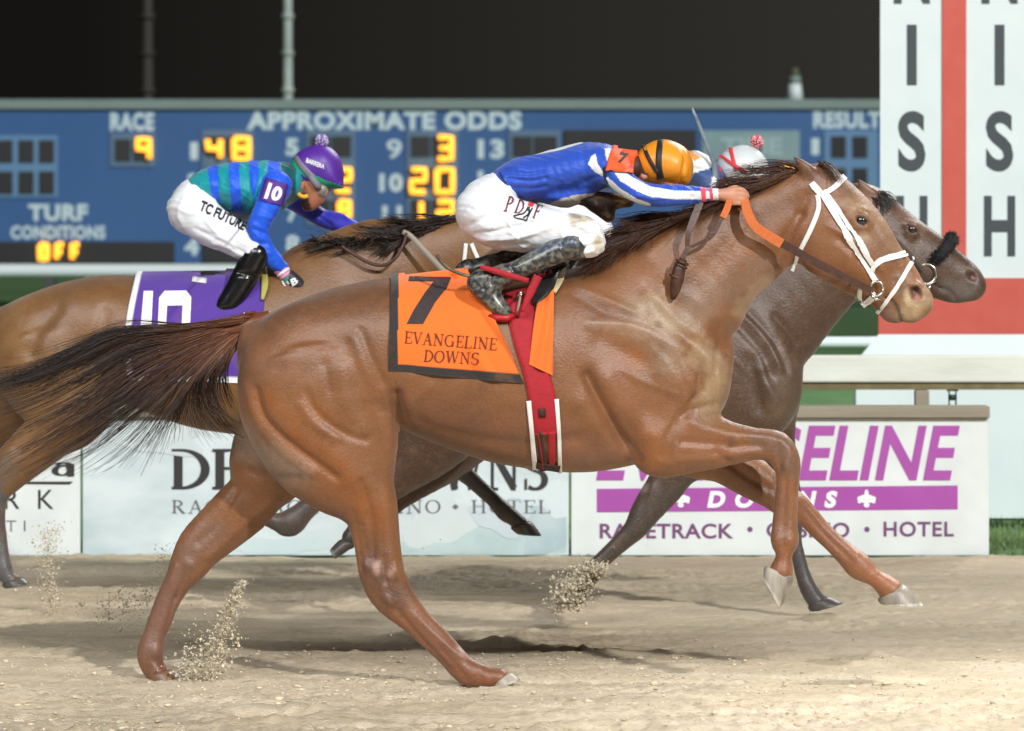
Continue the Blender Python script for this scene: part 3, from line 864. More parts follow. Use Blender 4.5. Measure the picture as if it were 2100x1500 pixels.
for x0, x1 in ((416, 520), (630, 728), (836, 940)): pane(x0, 500, x1, 539, YO - .08, YO - .004, tote)
win(pale, 1690, 268, 1800, 450, [(x, y, x + 30, y + 44) for y in (280, 345, 408) for x in (1705, 1749)])
MB().pbox(1440, 268, 1640, 330, YO - .05, YO - .003).build("time_panel", glossy("time_panel", (134, 164, 170), rough=.5, var=.4, vscale=1.2, vcol=lin(112, 146, 152)), tote, smooth=False)
yl = YO - .006
for s, r, b in (("RACE", (226, 231, 316, 269), .05), ("APPROXIMATE ODDS", (506, 228, 1070, 267), .05), ("RESULT", (1668, 227, 1806, 264), .05), ("TURF", (58, 419, 180, 454), .05), ("CONDITIONS", (22, 463, 216, 491), .045),
                ("1", (390, 292, 406, 328), .05), ("2", (384, 356, 408, 392), .05), ("3", (384, 420, 408, 456), .05), ("4", (378, 488, 408, 524), .05), ("5", (586, 284, 612, 320), .05), ("6", (586, 354, 612, 390), .05), ("7", (588, 422, 612, 456), .05), ("8", (586, 482, 614, 518), .05),
                ("9", (793, 286, 824, 326), .05), ("10", (778, 356, 826, 394), .05), ("11", (784, 422, 824, 458), .05), ("12", (778, 488, 826, 524), .05), ("13", (980, 286, 1034, 326), .05), ("14", (980, 350, 1032, 388), .05), ("1", (1664, 284, 1680, 318), .05), ("2", (1660, 348, 1684, 384), .05)):
    mb = MB(); sign_text(mb, text_geo(s, b if s != '9' else .02, 0, 1.1), r, yl); mb.build("lettering", white_l, tote, smooth=False)
mb = MB(); sign_text(mb, text_geo("TIME", .04), (1478, 282, 1604, 318), YO - .055); mb.build("time_lettering", glossy("time_letter", (158, 186, 190), rough=.5), tote, smooth=False)
led = mat("lit_digit", lin(255, 190, 60), .5, emit=(1.0, .40, .034), estr=1.75)
SEG = {'0': [[(0, 0), (1, 0), (1, 2), (0, 2), (0, 0)]], '1': [[(.5, 0), (.5, 2)]], '2': [[(0, 0), (1, 0), (1, 1), (0, 1), (0, 2), (1, 2)]], '3': [[(0, 0), (1, 0), (1, 2), (0, 2)], [(.1, 1), (1, 1)]], '4': [[(0, 0), (0, 1), (1, 1)], [(1, 0), (1, 2)]],
       '8': [[(0, 0), (1, 0), (1, 2), (0, 2), (0, 0)], [(0, 1), (1, 1)]], '9': [[(1, 1), (0, 1), (0, 0), (1, 0), (1, 2)]], 'O': [[(.1, 0), (.9, 0), (.9, 2), (.1, 2), (.1, 0)]], 'F': [[(0, 2), (0, 0), (1, 0)], [(0, 1), (.8, 1)]]}
yl = YO - .16; dl = D0 + yl
for ch, x0, y0, x1, y1 in (('9', 276, 280, 312, 332), ('4', 420, 280, 458, 330), ('8', 474, 278, 516, 332), ('2', 686, 342, 724, 398), ('8', 690, 408, 722, 452), ('8', 686, 470, 724, 512), ('3', 892, 276, 932, 332), ('2', 838, 342, 878, 400), ('0', 890, 342, 934, 400),
                           ('1', 846, 408, 882, 462), ('2', 892, 408, 934, 462), ('O', 74, 496, 104, 538), ('F', 110, 496, 136, 538), ('F', 142, 496, 168, 538), ('8', 1598, 338, 1630, 368)):
    r = 6.0; mb = MB()
    for pl in SEG[ch]:
        P = [(X(x0 + r + u * (x1 - x0 - 2 * r), dl), yl, Z(y0 + r + v * (y1 - y0 - 2 * r) / 2, dl)) for u, v in pl]
        Q = []
        for a, b in zip(P[:-1], P[1:]): Q += [np.array(a) + (np.array(b) - np.array(a)) * t for t in (0, .5)]
        Q.append(np.array(P[-1]))
        mb.tube(Q, r / FPX * dl, 8)
    mb.build("lit_digit", led, tote)

YG = 110.0; d = D0 + YG
def pole(px, py0, rad, m, label, group=None):
    e = empty("light_pole", (X(px, d), YG, 0)); tag(e, label, "pole", group)
    pts = np.array([(X(px, d), YG, z) for z in np.linspace(0, Z(-160, d), 14)])
    MB().tube(pts, np.linspace(rad * 1.15, rad * .85, 14), 14).build("shaft", m, e)
    mb = MB()
    for k in range(5): z = Z(-150, d) * (.55 + .1 * k); mb.tube([(X(px, d), YG, z), (X(px, d), YG, z + .14)], rad * 1.25, 14)
    mb.build("collar", m, e)
pole(590, 0, .145, glossy("pole_pale", (186, 202, 198), rough=.4, var=.6, vscale=1.0, vcol=lin(130, 142, 138), stretch=(.1, .1, 1.2)), "pale slender light pole rising behind the blue board above the rider in stripes")
pole(302, 0, .19, glossy("pole_dark", (52, 50, 45), rough=.7), "dim dark pole barely visible against the night sky")
e = empty("roof_beacon", (X(1630, D0 + YO + .5), YO + .5, Z(205, D0 + YO)))
tag(e, "small pale lantern standing on top of the blue board near the finish post", "beacon")
dd = D0 + YO + .5
def ringz(px, w0, y0, w1, y1, m, nm): 
    MB().tube([(X(px, dd), YO + .5, Z(y0, dd)), (X(px, dd), YO + .5, Z(y1, dd))], [w0 / FPX * dd, w1 / FPX * dd], 10).build(nm, m, e)
ringz(1630, 17, 204.5, 13, 172, pipe_w, "base"); ringz(1630, 14, 171.5, 12, 156, frame_m, "collar"); ringz(1630, 11, 155.5, 7, 140, glossy("beacon_cap", (96, 92, 76), rough=.6), "cap")

# ------------------------------------------------------------------ horses
coat_m = mat("coat", attr=True, rough=.45, spec=.55, var=.35, vscale=9, vcol=lin(72, 44, 28), stretch=(1, 1, 1.3), bump=.20, bscale=95, sheen=.14, vlo=.45, vhi=.75)
t_ = coat_m.node_tree
def coat_fine(m, scale, stretch, col, amt, lo, hi): add_noise_layer(m, scale, stretch, col, amt, lo, hi)
coat_fine(coat_m, 16, (1, 1, 1), lin(150, 116, 92), .18, .52, .78)
coat_fine(coat_m, 130, (.6, 1, 1.2), lin(150, 112, 84), .22, .50, .7)
coat_fine(coat_m, 260, (.5, 1, 1.2), lin(58, 36, 26), .30, .50, .68)
hoof_m = mat("hoof_horn", attr=True, rough=.4, var=.8, vscale=28, vcol=lin(96, 88, 78), stretch=(1, 1, .25), bump=.1)
hair_m = mat("horse_hair", attr=True, rough=.42, spec=.4)
eye_m = mat("horse_eye", (.008, .006, .005), .06, coat=1.0)

def edge_st(rows, d0, yc):
    """rows (ax, ay, bx, by, dy, w): two outline points in the photo -> chain stations"""
    out = []
    for ax, ay, bx, by, dy, w in rows:
        a, b = W(ax, ay, yc + dy), W(bx, by, yc + dy)
        out.append([*((a + b) / 2), np.linalg.norm(a - b) / 2, w])
    return out
def cen_st(rows, yc):
    out = []
    for cx, cy, r, dy, w in rows:
        out.append([*W(cx, cy, yc + dy), r * (D0 + yc + dy) / FPX, w])
    return out

def hoof(parent, corA, corB, soleA, soleB, y, w1, w2, col):
    c1, c2, s1, s2 = (W(*p, y) for p in (corA, corB, soleA, soleB))
    V = []; n = 22; k = 7
    rings = []
    for i in range(k):
        t = i / (k - 1)
        f, b = c1 * (1 - t) + s1 * t, c2 * (1 - t) + s2 * t
        bul = 1 + .05 * math.sin(t * math.pi)
        if t == 0: bul = .93
        ce = (f + b) / 2; u = (f - b) / 2 * bul; ww = (w1 + (w2 - w1) * t)
        a = np.linspace(0, 2 * np.pi, n, endpoint=False)
        rings.append(ce + np.cos(a)[:, None] * u + np.sin(a)[:, None] * np.array((0, ww, 0)))
    up = (c1 + c2 - s1 - s2) / 2; up /= np.linalg.norm(up)
    rings.append(rings[-1] * .96 + rings[-1].mean(0) * .04 - up * .004)
    cen = rings[-1].mean(0)
    V = np.vstack(rings + [cen[None] + up * .004, rings[0].mean(0)[None]])
    K = len(rings); F = []
    for i in range(K - 1):
        for j in range(n): F.append([i * n + j, (i + 1) * n + j, (i + 1) * n + (j + 1) % n, i * n + (j + 1) % n])
    for j in range(n): F.append([(K - 1) * n + j, K * n, (K - 1) * n + (j + 1) % n]); F.append([j, (j + 1) % n, K * n + 1])
    cc = np.tile(np.array(col[0]), (len(V), 1)); cc[(K - 2) * n:(K + 0) * n] = col[1]
    return mk("hoof", V, F, hoof_m, parent, cc)

def strands(guides, count, n=16, r=0.0016, col=None, jit=(10, 7, .03), lenr=(.7, 1.05), gamma=1.0, tipjit=2.2, wav=2.5, seed=1):
    """hair between guide curves; guides: list of lists of (px, py, y); col(t, u, rnd) -> rgb"""
    R = np.random.default_rng(seed)
    G = [catmull(np.array(g, float), 8) for g in guides]
    def res(P, m=40):
        s = np.r_[0, np.cumsum(np.linalg.norm(np.diff(P[:, :2], axis=0), axis=1))]
        q = np.linspace(0, s[-1], m); return np.stack([np.interp(q, s, P[:, i]) for i in range(3)], 1)
    G = np.array([res(g) for g in G])
    mb = MB(); tt = np.linspace(0, 1, n)
    locks = [(R.random() ** gamma * (len(G) - 1), R.uniform(*lenr), R.normal(0, 1, 3), R.uniform(0, 6.28, 4), R.random()) for _ in range(max(6, count // 12))]
    for i in range(count):
        lk = locks[R.integers(len(locks))]; stray = R.random() < .08
        u = float(np.clip(lk[0] + R.normal(0, .10), 0, len(G) - 1.001)) if not stray else R.random() ** gamma * (len(G) - 1); k = min(int(u), len(G) - 2); f = u - k
        L = lk[1] * R.uniform(.85, 1.06) if not stray else R.uniform(*lenr)
        P = G[k] * (1 - f) + G[k + 1] * f
        P = np.stack([np.interp(np.clip(tt * L, 0, 1), np.linspace(0, 1, 40), P[:, j]) for j in range(3)], 1)
        if L > 1: P[:, :2] += np.clip(tt * L - 1, 0, 1)[:, None] * (G[k][-1] - G[k][-4])[:2] * 6
        j0 = R.normal(0, 1, 3) * np.array(jit); j1 = (lk[2] * 1.1 + R.normal(0, 1, 3) * .38 if not stray else R.normal(0, 1, 3) * 1.4) * np.array(jit) * tipjit
        P += j0 * (1 - tt)[:, None] * .6 + j1 * (tt ** 1.5)[:, None]
        ph = lk[3]; P[:, 1] += wav * 1.4 * np.sin(tt * (3 + ph[2]) + ph[0]) * tt + R.normal(0, .6) * np.sin(tt * 7); P[:, 0] += wav * np.sin(tt * (3 + ph[3]) + ph[1]) * tt
        Q = np.stack([W(*p) for p in P])
        rad = r * R.uniform(.6, 1.3) * (1 - tt * .75)
        V, F = tube_geo(Q, rad, 3)
        rr = .6 * lk[4] + .4 * R.random()
        c = np.array([col(t, u / (len(G) - 1), rr) for t in tt])
        mb.add(V, F, np.repeat(c, 3, 0))
    return mb

CH = lin(130, 83, 47); CHD = lin(100, 66, 44); CHO = lin(140, 82, 36); DUST = lin(160, 136, 112); LEGD = lin(96, 64, 50); LEGO = lin(134, 86, 58); CREAM = lin(168, 142, 110); DARKJ = lin(84, 58, 44)

# trunk rows: px, top, bottom, half width (m) of the lead horse; the others are the same animal scaled
TRUNK = [(486, 706, 748, .05), (500, 668, 800, .10), (540, 648, 850, .165), (600, 620, 885, .22), (680, 592, 888, .258), (760, 575, 872, .272), (820, 571, 880, .27), (900, 574, 913, .275),
         (1000, 574, 946, .29), (1100, 566, 963, .29), (1180, 550, 969, .27), (1260, 532, 962, .245), (1340, 545, 940, .225), (1420, 612, 890, .205), (1466, 680, 862, .165), (1489, 742, 820, .07)]
NECK = [(1270, 505, 1470, 740, 0, .16), (1370, 450, 1530, 632, 0, .125), (1462, 412, 1577, 585, 0, .10), (1560, 380, 1622, 540, 0, .09), (1640, 350, 1660, 520, 0, .085)]
HEAD = [(1692, 338, 1655, 470, 0, .088), (1750, 381, 1655, 545, 0, .098), (1792, 427, 1690, 577, 0, .102), (1830, 485, 1737, 600, 0, .084), (1860, 527, 1787, 624, 0, .066), (1886, 570, 1824, 646, 0, .058), (1903, 592, 1855, 647, 0, .052)]
CHIN = [(1806, 622, 15, 0, .034), (1824, 641, 19, 0, .040), (1836, 648, 17, 0, .038)]
NF = [(1400, 840, 1335, 968, -.14, .078), (1461, 851, 1400, 960, -.14, .068), (1518, 870, 1480, 950, -.14, .056), (1560, 879, 1540, 942, -.135, .047), (1612, 890, 1572, 946, -.13, .048), (1640, 938, 1585, 960, -.13, .047), (1640, 980, 1592, 984, -.13, .036),
      (1636, 1040, 1588, 1030, -.13, .030), (1636, 1082, 1582, 1082, -.13, .033), (1639, 1104, 1579, 1110, -.13, .041), (1627, 1130, 1589, 1130, -.13, .034), (1625, 1152, 1588, 1150, -.13, .036), (1627, 1178, 1578, 1164, -.13, .045)]
FF = [(1470, 870, 1400, 960, .13, .075), (1520, 915, 1462, 985, .13, .065), (1565, 943, 1525, 1020, .13, .05), (1602, 985, 1570, 1042, .13, .047), (1640, 1008, 1605, 1066, .13, .046), (1662, 1031, 1638, 1075, .13, .037), (1690, 1065, 1668, 1104, .13, .030), (1724, 1097, 1698, 1132, .13, .030),
      (1758, 1124, 1728, 1165, .13, .035), (1783, 1143, 1743, 1183, .13, .041), (1805, 1170, 1779, 1198, .13, .034), (1828, 1183, 1795, 1212, .13, .037), (1848, 1197, 1804, 1226, .13, .045)]
NH = [(700, 672, 570, 732, -.09, .15), (800, 752, 490, 818, -.12, .165), (815, 850, 522, 903, -.13, .15), (810, 930, 587, 960, -.14, .118), (808, 985, 650, 1000, -.145, .085), (815, 1030, 700, 1048, -.145, .064), (820, 1085, 719, 1090, -.14, .052), (823, 1125, 728, 1130, -.14, .048),
      (832, 1178, 738, 1186, -.14, .050), (850, 1225, 764, 1224, -.135, .045), (882, 1264, 822, 1280, -.13, .036), (915, 1294, 864, 1322, -.13, .033), (945, 1326, 901, 1358, -.13, .035), (969, 1353, 925, 1386, -.13, .043), (992, 1366, 946, 1398, -.13, .042), (1016, 1372, 986, 1406, -.13, .037), (1040, 1377, 1010, 1403, -.13, .043)]
FH = [(640, 640, 640, 880, .09, .16), (700, 900, 490, 860, .12, .15), (640, 975, 474, 921, .13, .12), (590, 1017, 476, 985, .135, .085), (556, 1053, 440, 1030, .135, .072), (502, 1102, 400, 1066, .135, .060), (456, 1138, 366, 1105, .13, .052), (428, 1166, 350, 1146, .13, .049), (396, 1195, 338, 1185, .13, .047),
      (371, 1230, 320, 1228, .13, .036), (352, 1272, 303, 1278, .13, .033), (341, 1300, 294, 1306, .13, .035), (336, 1334, 281, 1342, .13, .043), (335, 1358, 287, 1368, .13, .038), (344, 1374, 300, 1386, .13, .043)]

def horse_body(yc, trunk, neck, head, chin, legs, h, tf=None, sc=1.0, k=0.045):
    tf = tf or (lambda p: p)
    d = D0 + yc
    T = [(X(tf((p[0], 0))[0], d), Z(tf((0, p[1]))[1], d), Z(tf((0, p[2]))[1], d), p[3]) for p in trunk]
    pts = [(t[0], t[1]) for t in T]
    allst = [edge_st(neck, d, yc), edge_st(head, d, yc), cen_st(chin, yc)] + [edge_st(l, d, yc) for l in legs]
    A = np.vstack([np.array(a)[:, [0, 2, 3]] for a in allst])
    lo = (min((A[:, 0] - A[:, 2]).min(), T[0][0]) - .06, yc - .40, (A[:, 1] - A[:, 2]).min() - .06)
    hi = (max((A[:, 0] + A[:, 2]).max(), T[-1][0]) + .06, yc + .40, max((A[:, 1] + A[:, 2]).max(), max(t[1] for t in T)) + .06)
    F = Field(lo, hi, h)
    F.loft(T, yc, k)
    F.chain(allst[0], .10)
    F.chain(allst[1], .035)
    F.chain(allst[2], .018)
    for l in allst[3:]: F.chain(l, .035)
    return F

def add_eye(F, c, yc, half, r):
    for s in (-1, 1):
        p = W(c[0], c[1], yc + s * half)
        F.chain([[p[0], p[1], p[2], r * 1.55, r * .62]], .025)
        a, b = W(c[0] - 7, c[1] - 4, yc + s * (half + .012)), W(c[0] + 7, c[1] + 4, yc + s * (half + .012)); F.chain([[*a, r * .52, r * .7], [*b, r * .5, r * .7]], .006, cut=True)
def eyes(parent, c, yc, half, r):
    for s in (-1, 1):
        p = W(c[0], c[1], yc + s * half)
        bm = bmesh.new(); bmesh.ops.create_uvsphere(bm, u_segments=20, v_segments=14, radius=r); bm.verts.index_update()
        mk("eye", [np.array(v.co) * (1.0, .8, .86) + p for v in bm.verts], [[v.index for v in f.verts] for f in bm.faces], eye_m, parent); bm.free()

# ---- number 7, the chestnut in front
F = horse_body(0, TRUNK, NECK, HEAD, CHIN, [NF, FF, NH, FH], .0085)
F.chain(cen_st([(1345, 640, 55, -.10, .09), (1420, 740, 78, -.10, .09), (1392, 830, 72, -.12, .09), (1360, 905, 62, -.14, .075)], 0), .06)       # shoulder and upper arm
F.chain(cen_st([(1345, 640, 55, .10, .09), (1420, 740, 78, .10, .09), (1400, 850, 70, .12, .085), (1420, 915, 60, .13, .07)], 0), .06)
F.chain(cen_st([(1352, 925, 30, -.15, .05), (1334, 945, 24, -.15, .042)], 0), .03)                                                                  # point of the elbow
F.chain(cen_st([(1452, 720, 52, -.07, .07), (1448, 800, 44, -.07, .07)], 0), .04); F.chain(cen_st([(1452, 720, 52, .07, .07), (1448, 800, 44, .07, .07)], 0), .04)   # breast
F.chain(cen_st([(1668, 470, 58, -.055, .045), (1690, 515, 52, -.052, .04)], 0), .03); F.chain(cen_st([(1668, 470, 58, .055, .045), (1690, 515, 52, .052, .04)], 0), .03)   # cheeks
add_eye(F, (1767, 453), 0, .093, .022)
F.chain(cen_st([(1876, 596, 17, -.038, .018), (1884, 612, 14, -.036, .016)], 0), .02); F.chain(cen_st([(1876, 596, 17, .038, .018), (1884, 612, 14, .036, .016)], 0), .02)
F.chain(cen_st([(1877, 597, 13, -.060, .036), (1881, 606, 12.5, -.056, .034)], 0), .008, cut=True); F.chain(cen_st([(1877, 597, 13, .060, .036), (1881, 606, 12.5, .056, .034)], 0), .008, cut=True)
F.chain(cen_st([(1800, 604, 2.2, 0, .12), (1824, 614, 1.2, 0, .12)], 0), .008, cut=True); F.chain(cen_st([(1884, 622, 19, 0, .05), (1874, 644, 18, 0, .046), (1864, 652, 12, 0, .040)], 0), .012)               # mouth
for s in (-1, 1):                                                                                                                                   # ears, laid back
    F.chain(cen_st([(1672, 372, 17, s * .052, .020), (1655, 350, 15, s * .062, .019), (1640, 334, 9, s * .066, .013), (1628, 322, 3, s * .068, .006)], 0), .015)
F.chain(cen_st([(1645, 356, 6, -.088, .012), (1636, 340, 4, -.086, .012)], 0), .008, cut=True)
V, Q = F.mesh(2)
STROKES = [
    ([(722, 1095), (736, 1175)], 5, .005), ([(742, 1080), (758, 1168)], 6, -.008), ([(766, 1160)], 13, .008), ([(806, 1176)], 11, .007), ([(785, 1145), (792, 1215)], 6, -.008), ([(770, 1205), (800, 1238)], 7, .006), ([(948, 1342)], 10, .006), ([(905, 1332), (960, 1396)], 5, -.006), ([(985, 1372), (1005, 1400)], 5, .004), ([(975, 1390), (990, 1372)], 4, -.004),
    ([(380, 1165)], 11, .007), ([(352, 1172), (340, 1200)], 6, .006), ([(370, 1190), (352, 1240)], 5, -.007), ([(330, 1240), (308, 1320)], 4, .004), ([(310, 1345)], 12, .006), ([(300, 1362), (330, 1378)], 4, -.005),
    ([(1610, 900), (1632, 935)], 6, .006), ([(1596, 915), (1600, 960)], 6, -.007), ([(1615, 960)], 9, .006), ([(1590, 1108)], 9, .005), ([(1622, 1112)], 9, .005), ([(1606, 1095), (1606, 1125)], 4, -.005), ([(1640, 1035)], 12, .005), ([(1765, 1150)], 12, .005), ([(1755, 1170), (1775, 1150)], 4, -.005), ([(1795, 1195), (1815, 1180)], 4, .004),
    ([(880, 915), (960, 940), (1040, 952), (1080, 956)], 3.5, .0035), ([(1310, 690), (1370, 750), (1410, 820)], 3.5, .0035), ([(1830, 530), (1800, 560), (1806, 590)], 3, .003), ([(745, 870), (760, 950), (785, 1040), (790, 1110)], 3.5, .004), ([(1400, 880), (1460, 888), (1530, 905)], 3, .003), ([(450, 1080), (420, 1120), (395, 1160)], 3, .003), ([(1550, 430), (1500, 500), (1440, 580)], 4, .003), ([(1230, 880), (1290, 925)], 4, .003),
    ([(505, 792), (518, 844), (543, 889), (583, 930), (640, 972)], 8, .007), ([(524, 799), (541, 853), (572, 889), (616, 926), (690, 980)], 9, -.011), ([(560, 820), (600, 870), (660, 920), (730, 985)], 26, .006), ([(629, 806), (644, 838), (674, 868), (713, 892), (750, 902)], 8, -.010), ([(616, 830), (640, 866), (690, 900)], 9, .005), ([(668, 748), (672, 776), (676, 802)], 8, -.007), ([(700, 760), (720, 830), (750, 880)], 22, .007),
    ([(740, 678), (764, 739), (790, 793), (810, 838)], 8, -.010), ([(722, 690), (745, 750), (770, 810)], 10, .005), ([(540, 750), (580, 735)], 34, .008), ([(640, 640), (700, 660)], 40, .006), ([(752, 826), (768, 836)], 6, -.005), ([(770, 848), (788, 842)], 5, -.004), ([(884, 792), (858, 815), (836, 840)], 8, .007),
    ([(815, 810), (818, 846), (820, 880)], 11, -.018), ([(790, 800), (800, 870), (806, 950)], 12, .008), ([(840, 770), (830, 830), (850, 880)], 16, .007),
    ([(740, 990), (760, 1060), (765, 1150)], 9, -.010), ([(790, 1000), (795, 1080), (800, 1140)], 14, .006), ([(725, 1050), (735, 1110), (745, 1180)], 6, -.007),
    ([(775, 1185), (800, 1235)], 9, .007), ([(750, 1160), (775, 1175)], 8, .008), ([(812, 1160), (822, 1180)], 8, .007),
    ([(812, 1250), (870, 1318), (925, 1375)], 5, -.009), ([(850, 1262), (900, 1310), (950, 1350)], 6, .005),
    ([(480, 1010), (440, 1080), (400, 1120)], 8, -.009), ([(560, 1030), (490, 1085), (420, 1150)], 9, .006), ([(350, 1235), (325, 1330)], 5, -.008), ([(480, 960), (560, 985), (610, 985)], 12, -.01),
    ([(830, 850), (900, 885), (1000, 905), (1080, 910), (1180, 900)], 14, -.007), ([(840, 900), (950, 935), (1080, 948)], 16, .005),
    ([(1205, 770), (1222, 806), (1248, 856), (1274, 900), (1304, 940)], 11, -.022), ([(1245, 780), (1285, 840), (1330, 890)], 24, .013), ([(1190, 830), (1225, 880), (1265, 935)], 24, .009),
    ([(1208, 664), (1274, 666), (1318, 677), (1354, 696), (1386, 716)], 10, .008), ([(1235, 700), (1283, 722), (1330, 745)], 24, -.009), ([(1360, 750), (1372, 776)], 26, .008), ([(1277, 760), (1316, 782), (1388, 810)], 7, .005), ([(1398, 742), (1412, 784)], 4, .004), ([(1175, 580), (1230, 608), (1300, 640)], 9, .006), ([(1185, 610), (1240, 640)], 9, -.005), ([(1330, 590), (1385, 650), (1430, 690), (1490, 730)], 15, -.008), ([(1440, 800), (1406, 834), (1382, 868), (1364, 904), (1356, 936)], 6, -.010),
    ([(1400, 690), (1450, 730), (1478, 790)], 18, .012), ([(1436, 760), (1430, 810), (1405, 850)], 7, -.013), ([(1478, 700), (1462, 770), (1470, 830)], 7, -.010), ([(1465, 830), (1420, 842), (1385, 880), (1370, 940)], 7, -.010),
    ([(1400, 905), (1480, 912), (1560, 915)], 9, -.009), ([(1420, 870), (1500, 890), (1580, 898)], 11, .006), ([(1395, 945), (1470, 938), (1550, 925)], 7, .006), ([(1496, 911), (1514, 907)], 6, .007), ([(1500, 921), (1516, 918)], 3, -.004),
    ([(1600, 905), (1618, 930), (1610, 955)], 7, .007), ([(1611, 985), (1608, 1040), (1606, 1090)], 5, -.009), ([(1590, 985), (1588, 1040), (1586, 1090)], 5, .004), ([(1625, 990), (1622, 1080)], 5, .004),
    ([(1650, 1045), (1700, 1105), (1755, 1158)], 5, -.008), ([(1470, 930), (1540, 985), (1590, 1010)], 9, -.008),
    ([(1590, 570), (1530, 640), (1490, 710)], 12, -.010), ([(1560, 600), (1515, 655)], 8, .006), ([(1620, 420), (1540, 470), (1440, 560), (1380, 620)], 26, -.008), ([(1560, 400), (1450, 450), (1340, 510)], 18, .006),
    ([(1640, 440), (1612, 490), (1600, 545)], 10, -.014), ([(1700, 465), (1760, 500), (1812, 552)], 7, .009), ([(1720, 490), (1780, 545), (1810, 575)], 9, -.008), ([(1790, 465), (1830, 520), (1862, 560)], 9, -.006), ([(1745, 425), (1775, 432)], 7, .008), ([(1735, 470), (1760, 480)], 5, -.006),
    ([(1690, 590), (1740, 606), (1790, 622)], 7, -.006), ([(1655, 400), (1640, 440)], 10, -.008), ([(1862, 585), (1868, 612), (1884, 622)], 4, -.006), ([(1866, 586), (1880, 582), (1894, 594)], 5, .006), ([(1840, 580), (1850, 610)], 9, -.005), ([(1824, 612), (1838, 626), (1847, 646), (1849, 668)], 3.2, -.009), ([(1858, 600), (1866, 622), (1886, 626)], 3.5, -.005), ([(1866, 588), (1878, 581), (1892, 588), (1897, 602), (1890, 616), (1874, 616), (1866, 604)], 3, .005), ([(1750, 452), (1760, 443), (1776, 446), (1784, 456)], 4, .006), ([(1756, 470), (1770, 474), (1782, 468)], 5, .003), ([(1820, 640), (1836, 655)], 5, .002), ([(1832, 560), (1814, 600)], 11, -.007), ([(1706, 586), (1734, 560), (1744, 520)], 8, .006), ([(1722, 596), (1756, 566), (1764, 530)], 8, -.007), ([(1800, 618), (1812, 630)], 6, -.006), ([(1858, 632), (1866, 650)], 5, -.004), ([(1770, 600), (1800, 590)], 7, -.004), ([(1846, 556), (1872, 590)], 6, -.004), ([(1725, 440), (1735, 462)], 9, -.007),
]
V = sculpt(V, Q, 0, [(p_, w_, a_ * ((.8 if w_ > 3.6 else .5) if w_ <= 8 else 1.15)) for p_, w_, a_ in STROKES])
N_ = normals(V, Q)
rp = V * 1.0
V = V + N_ * (0.0035 * (fbm(V[:, 0] * 9 + 3, V[:, 2] * 7 + V[:, 1] * 5, 77, 3) - .45))[:, None]
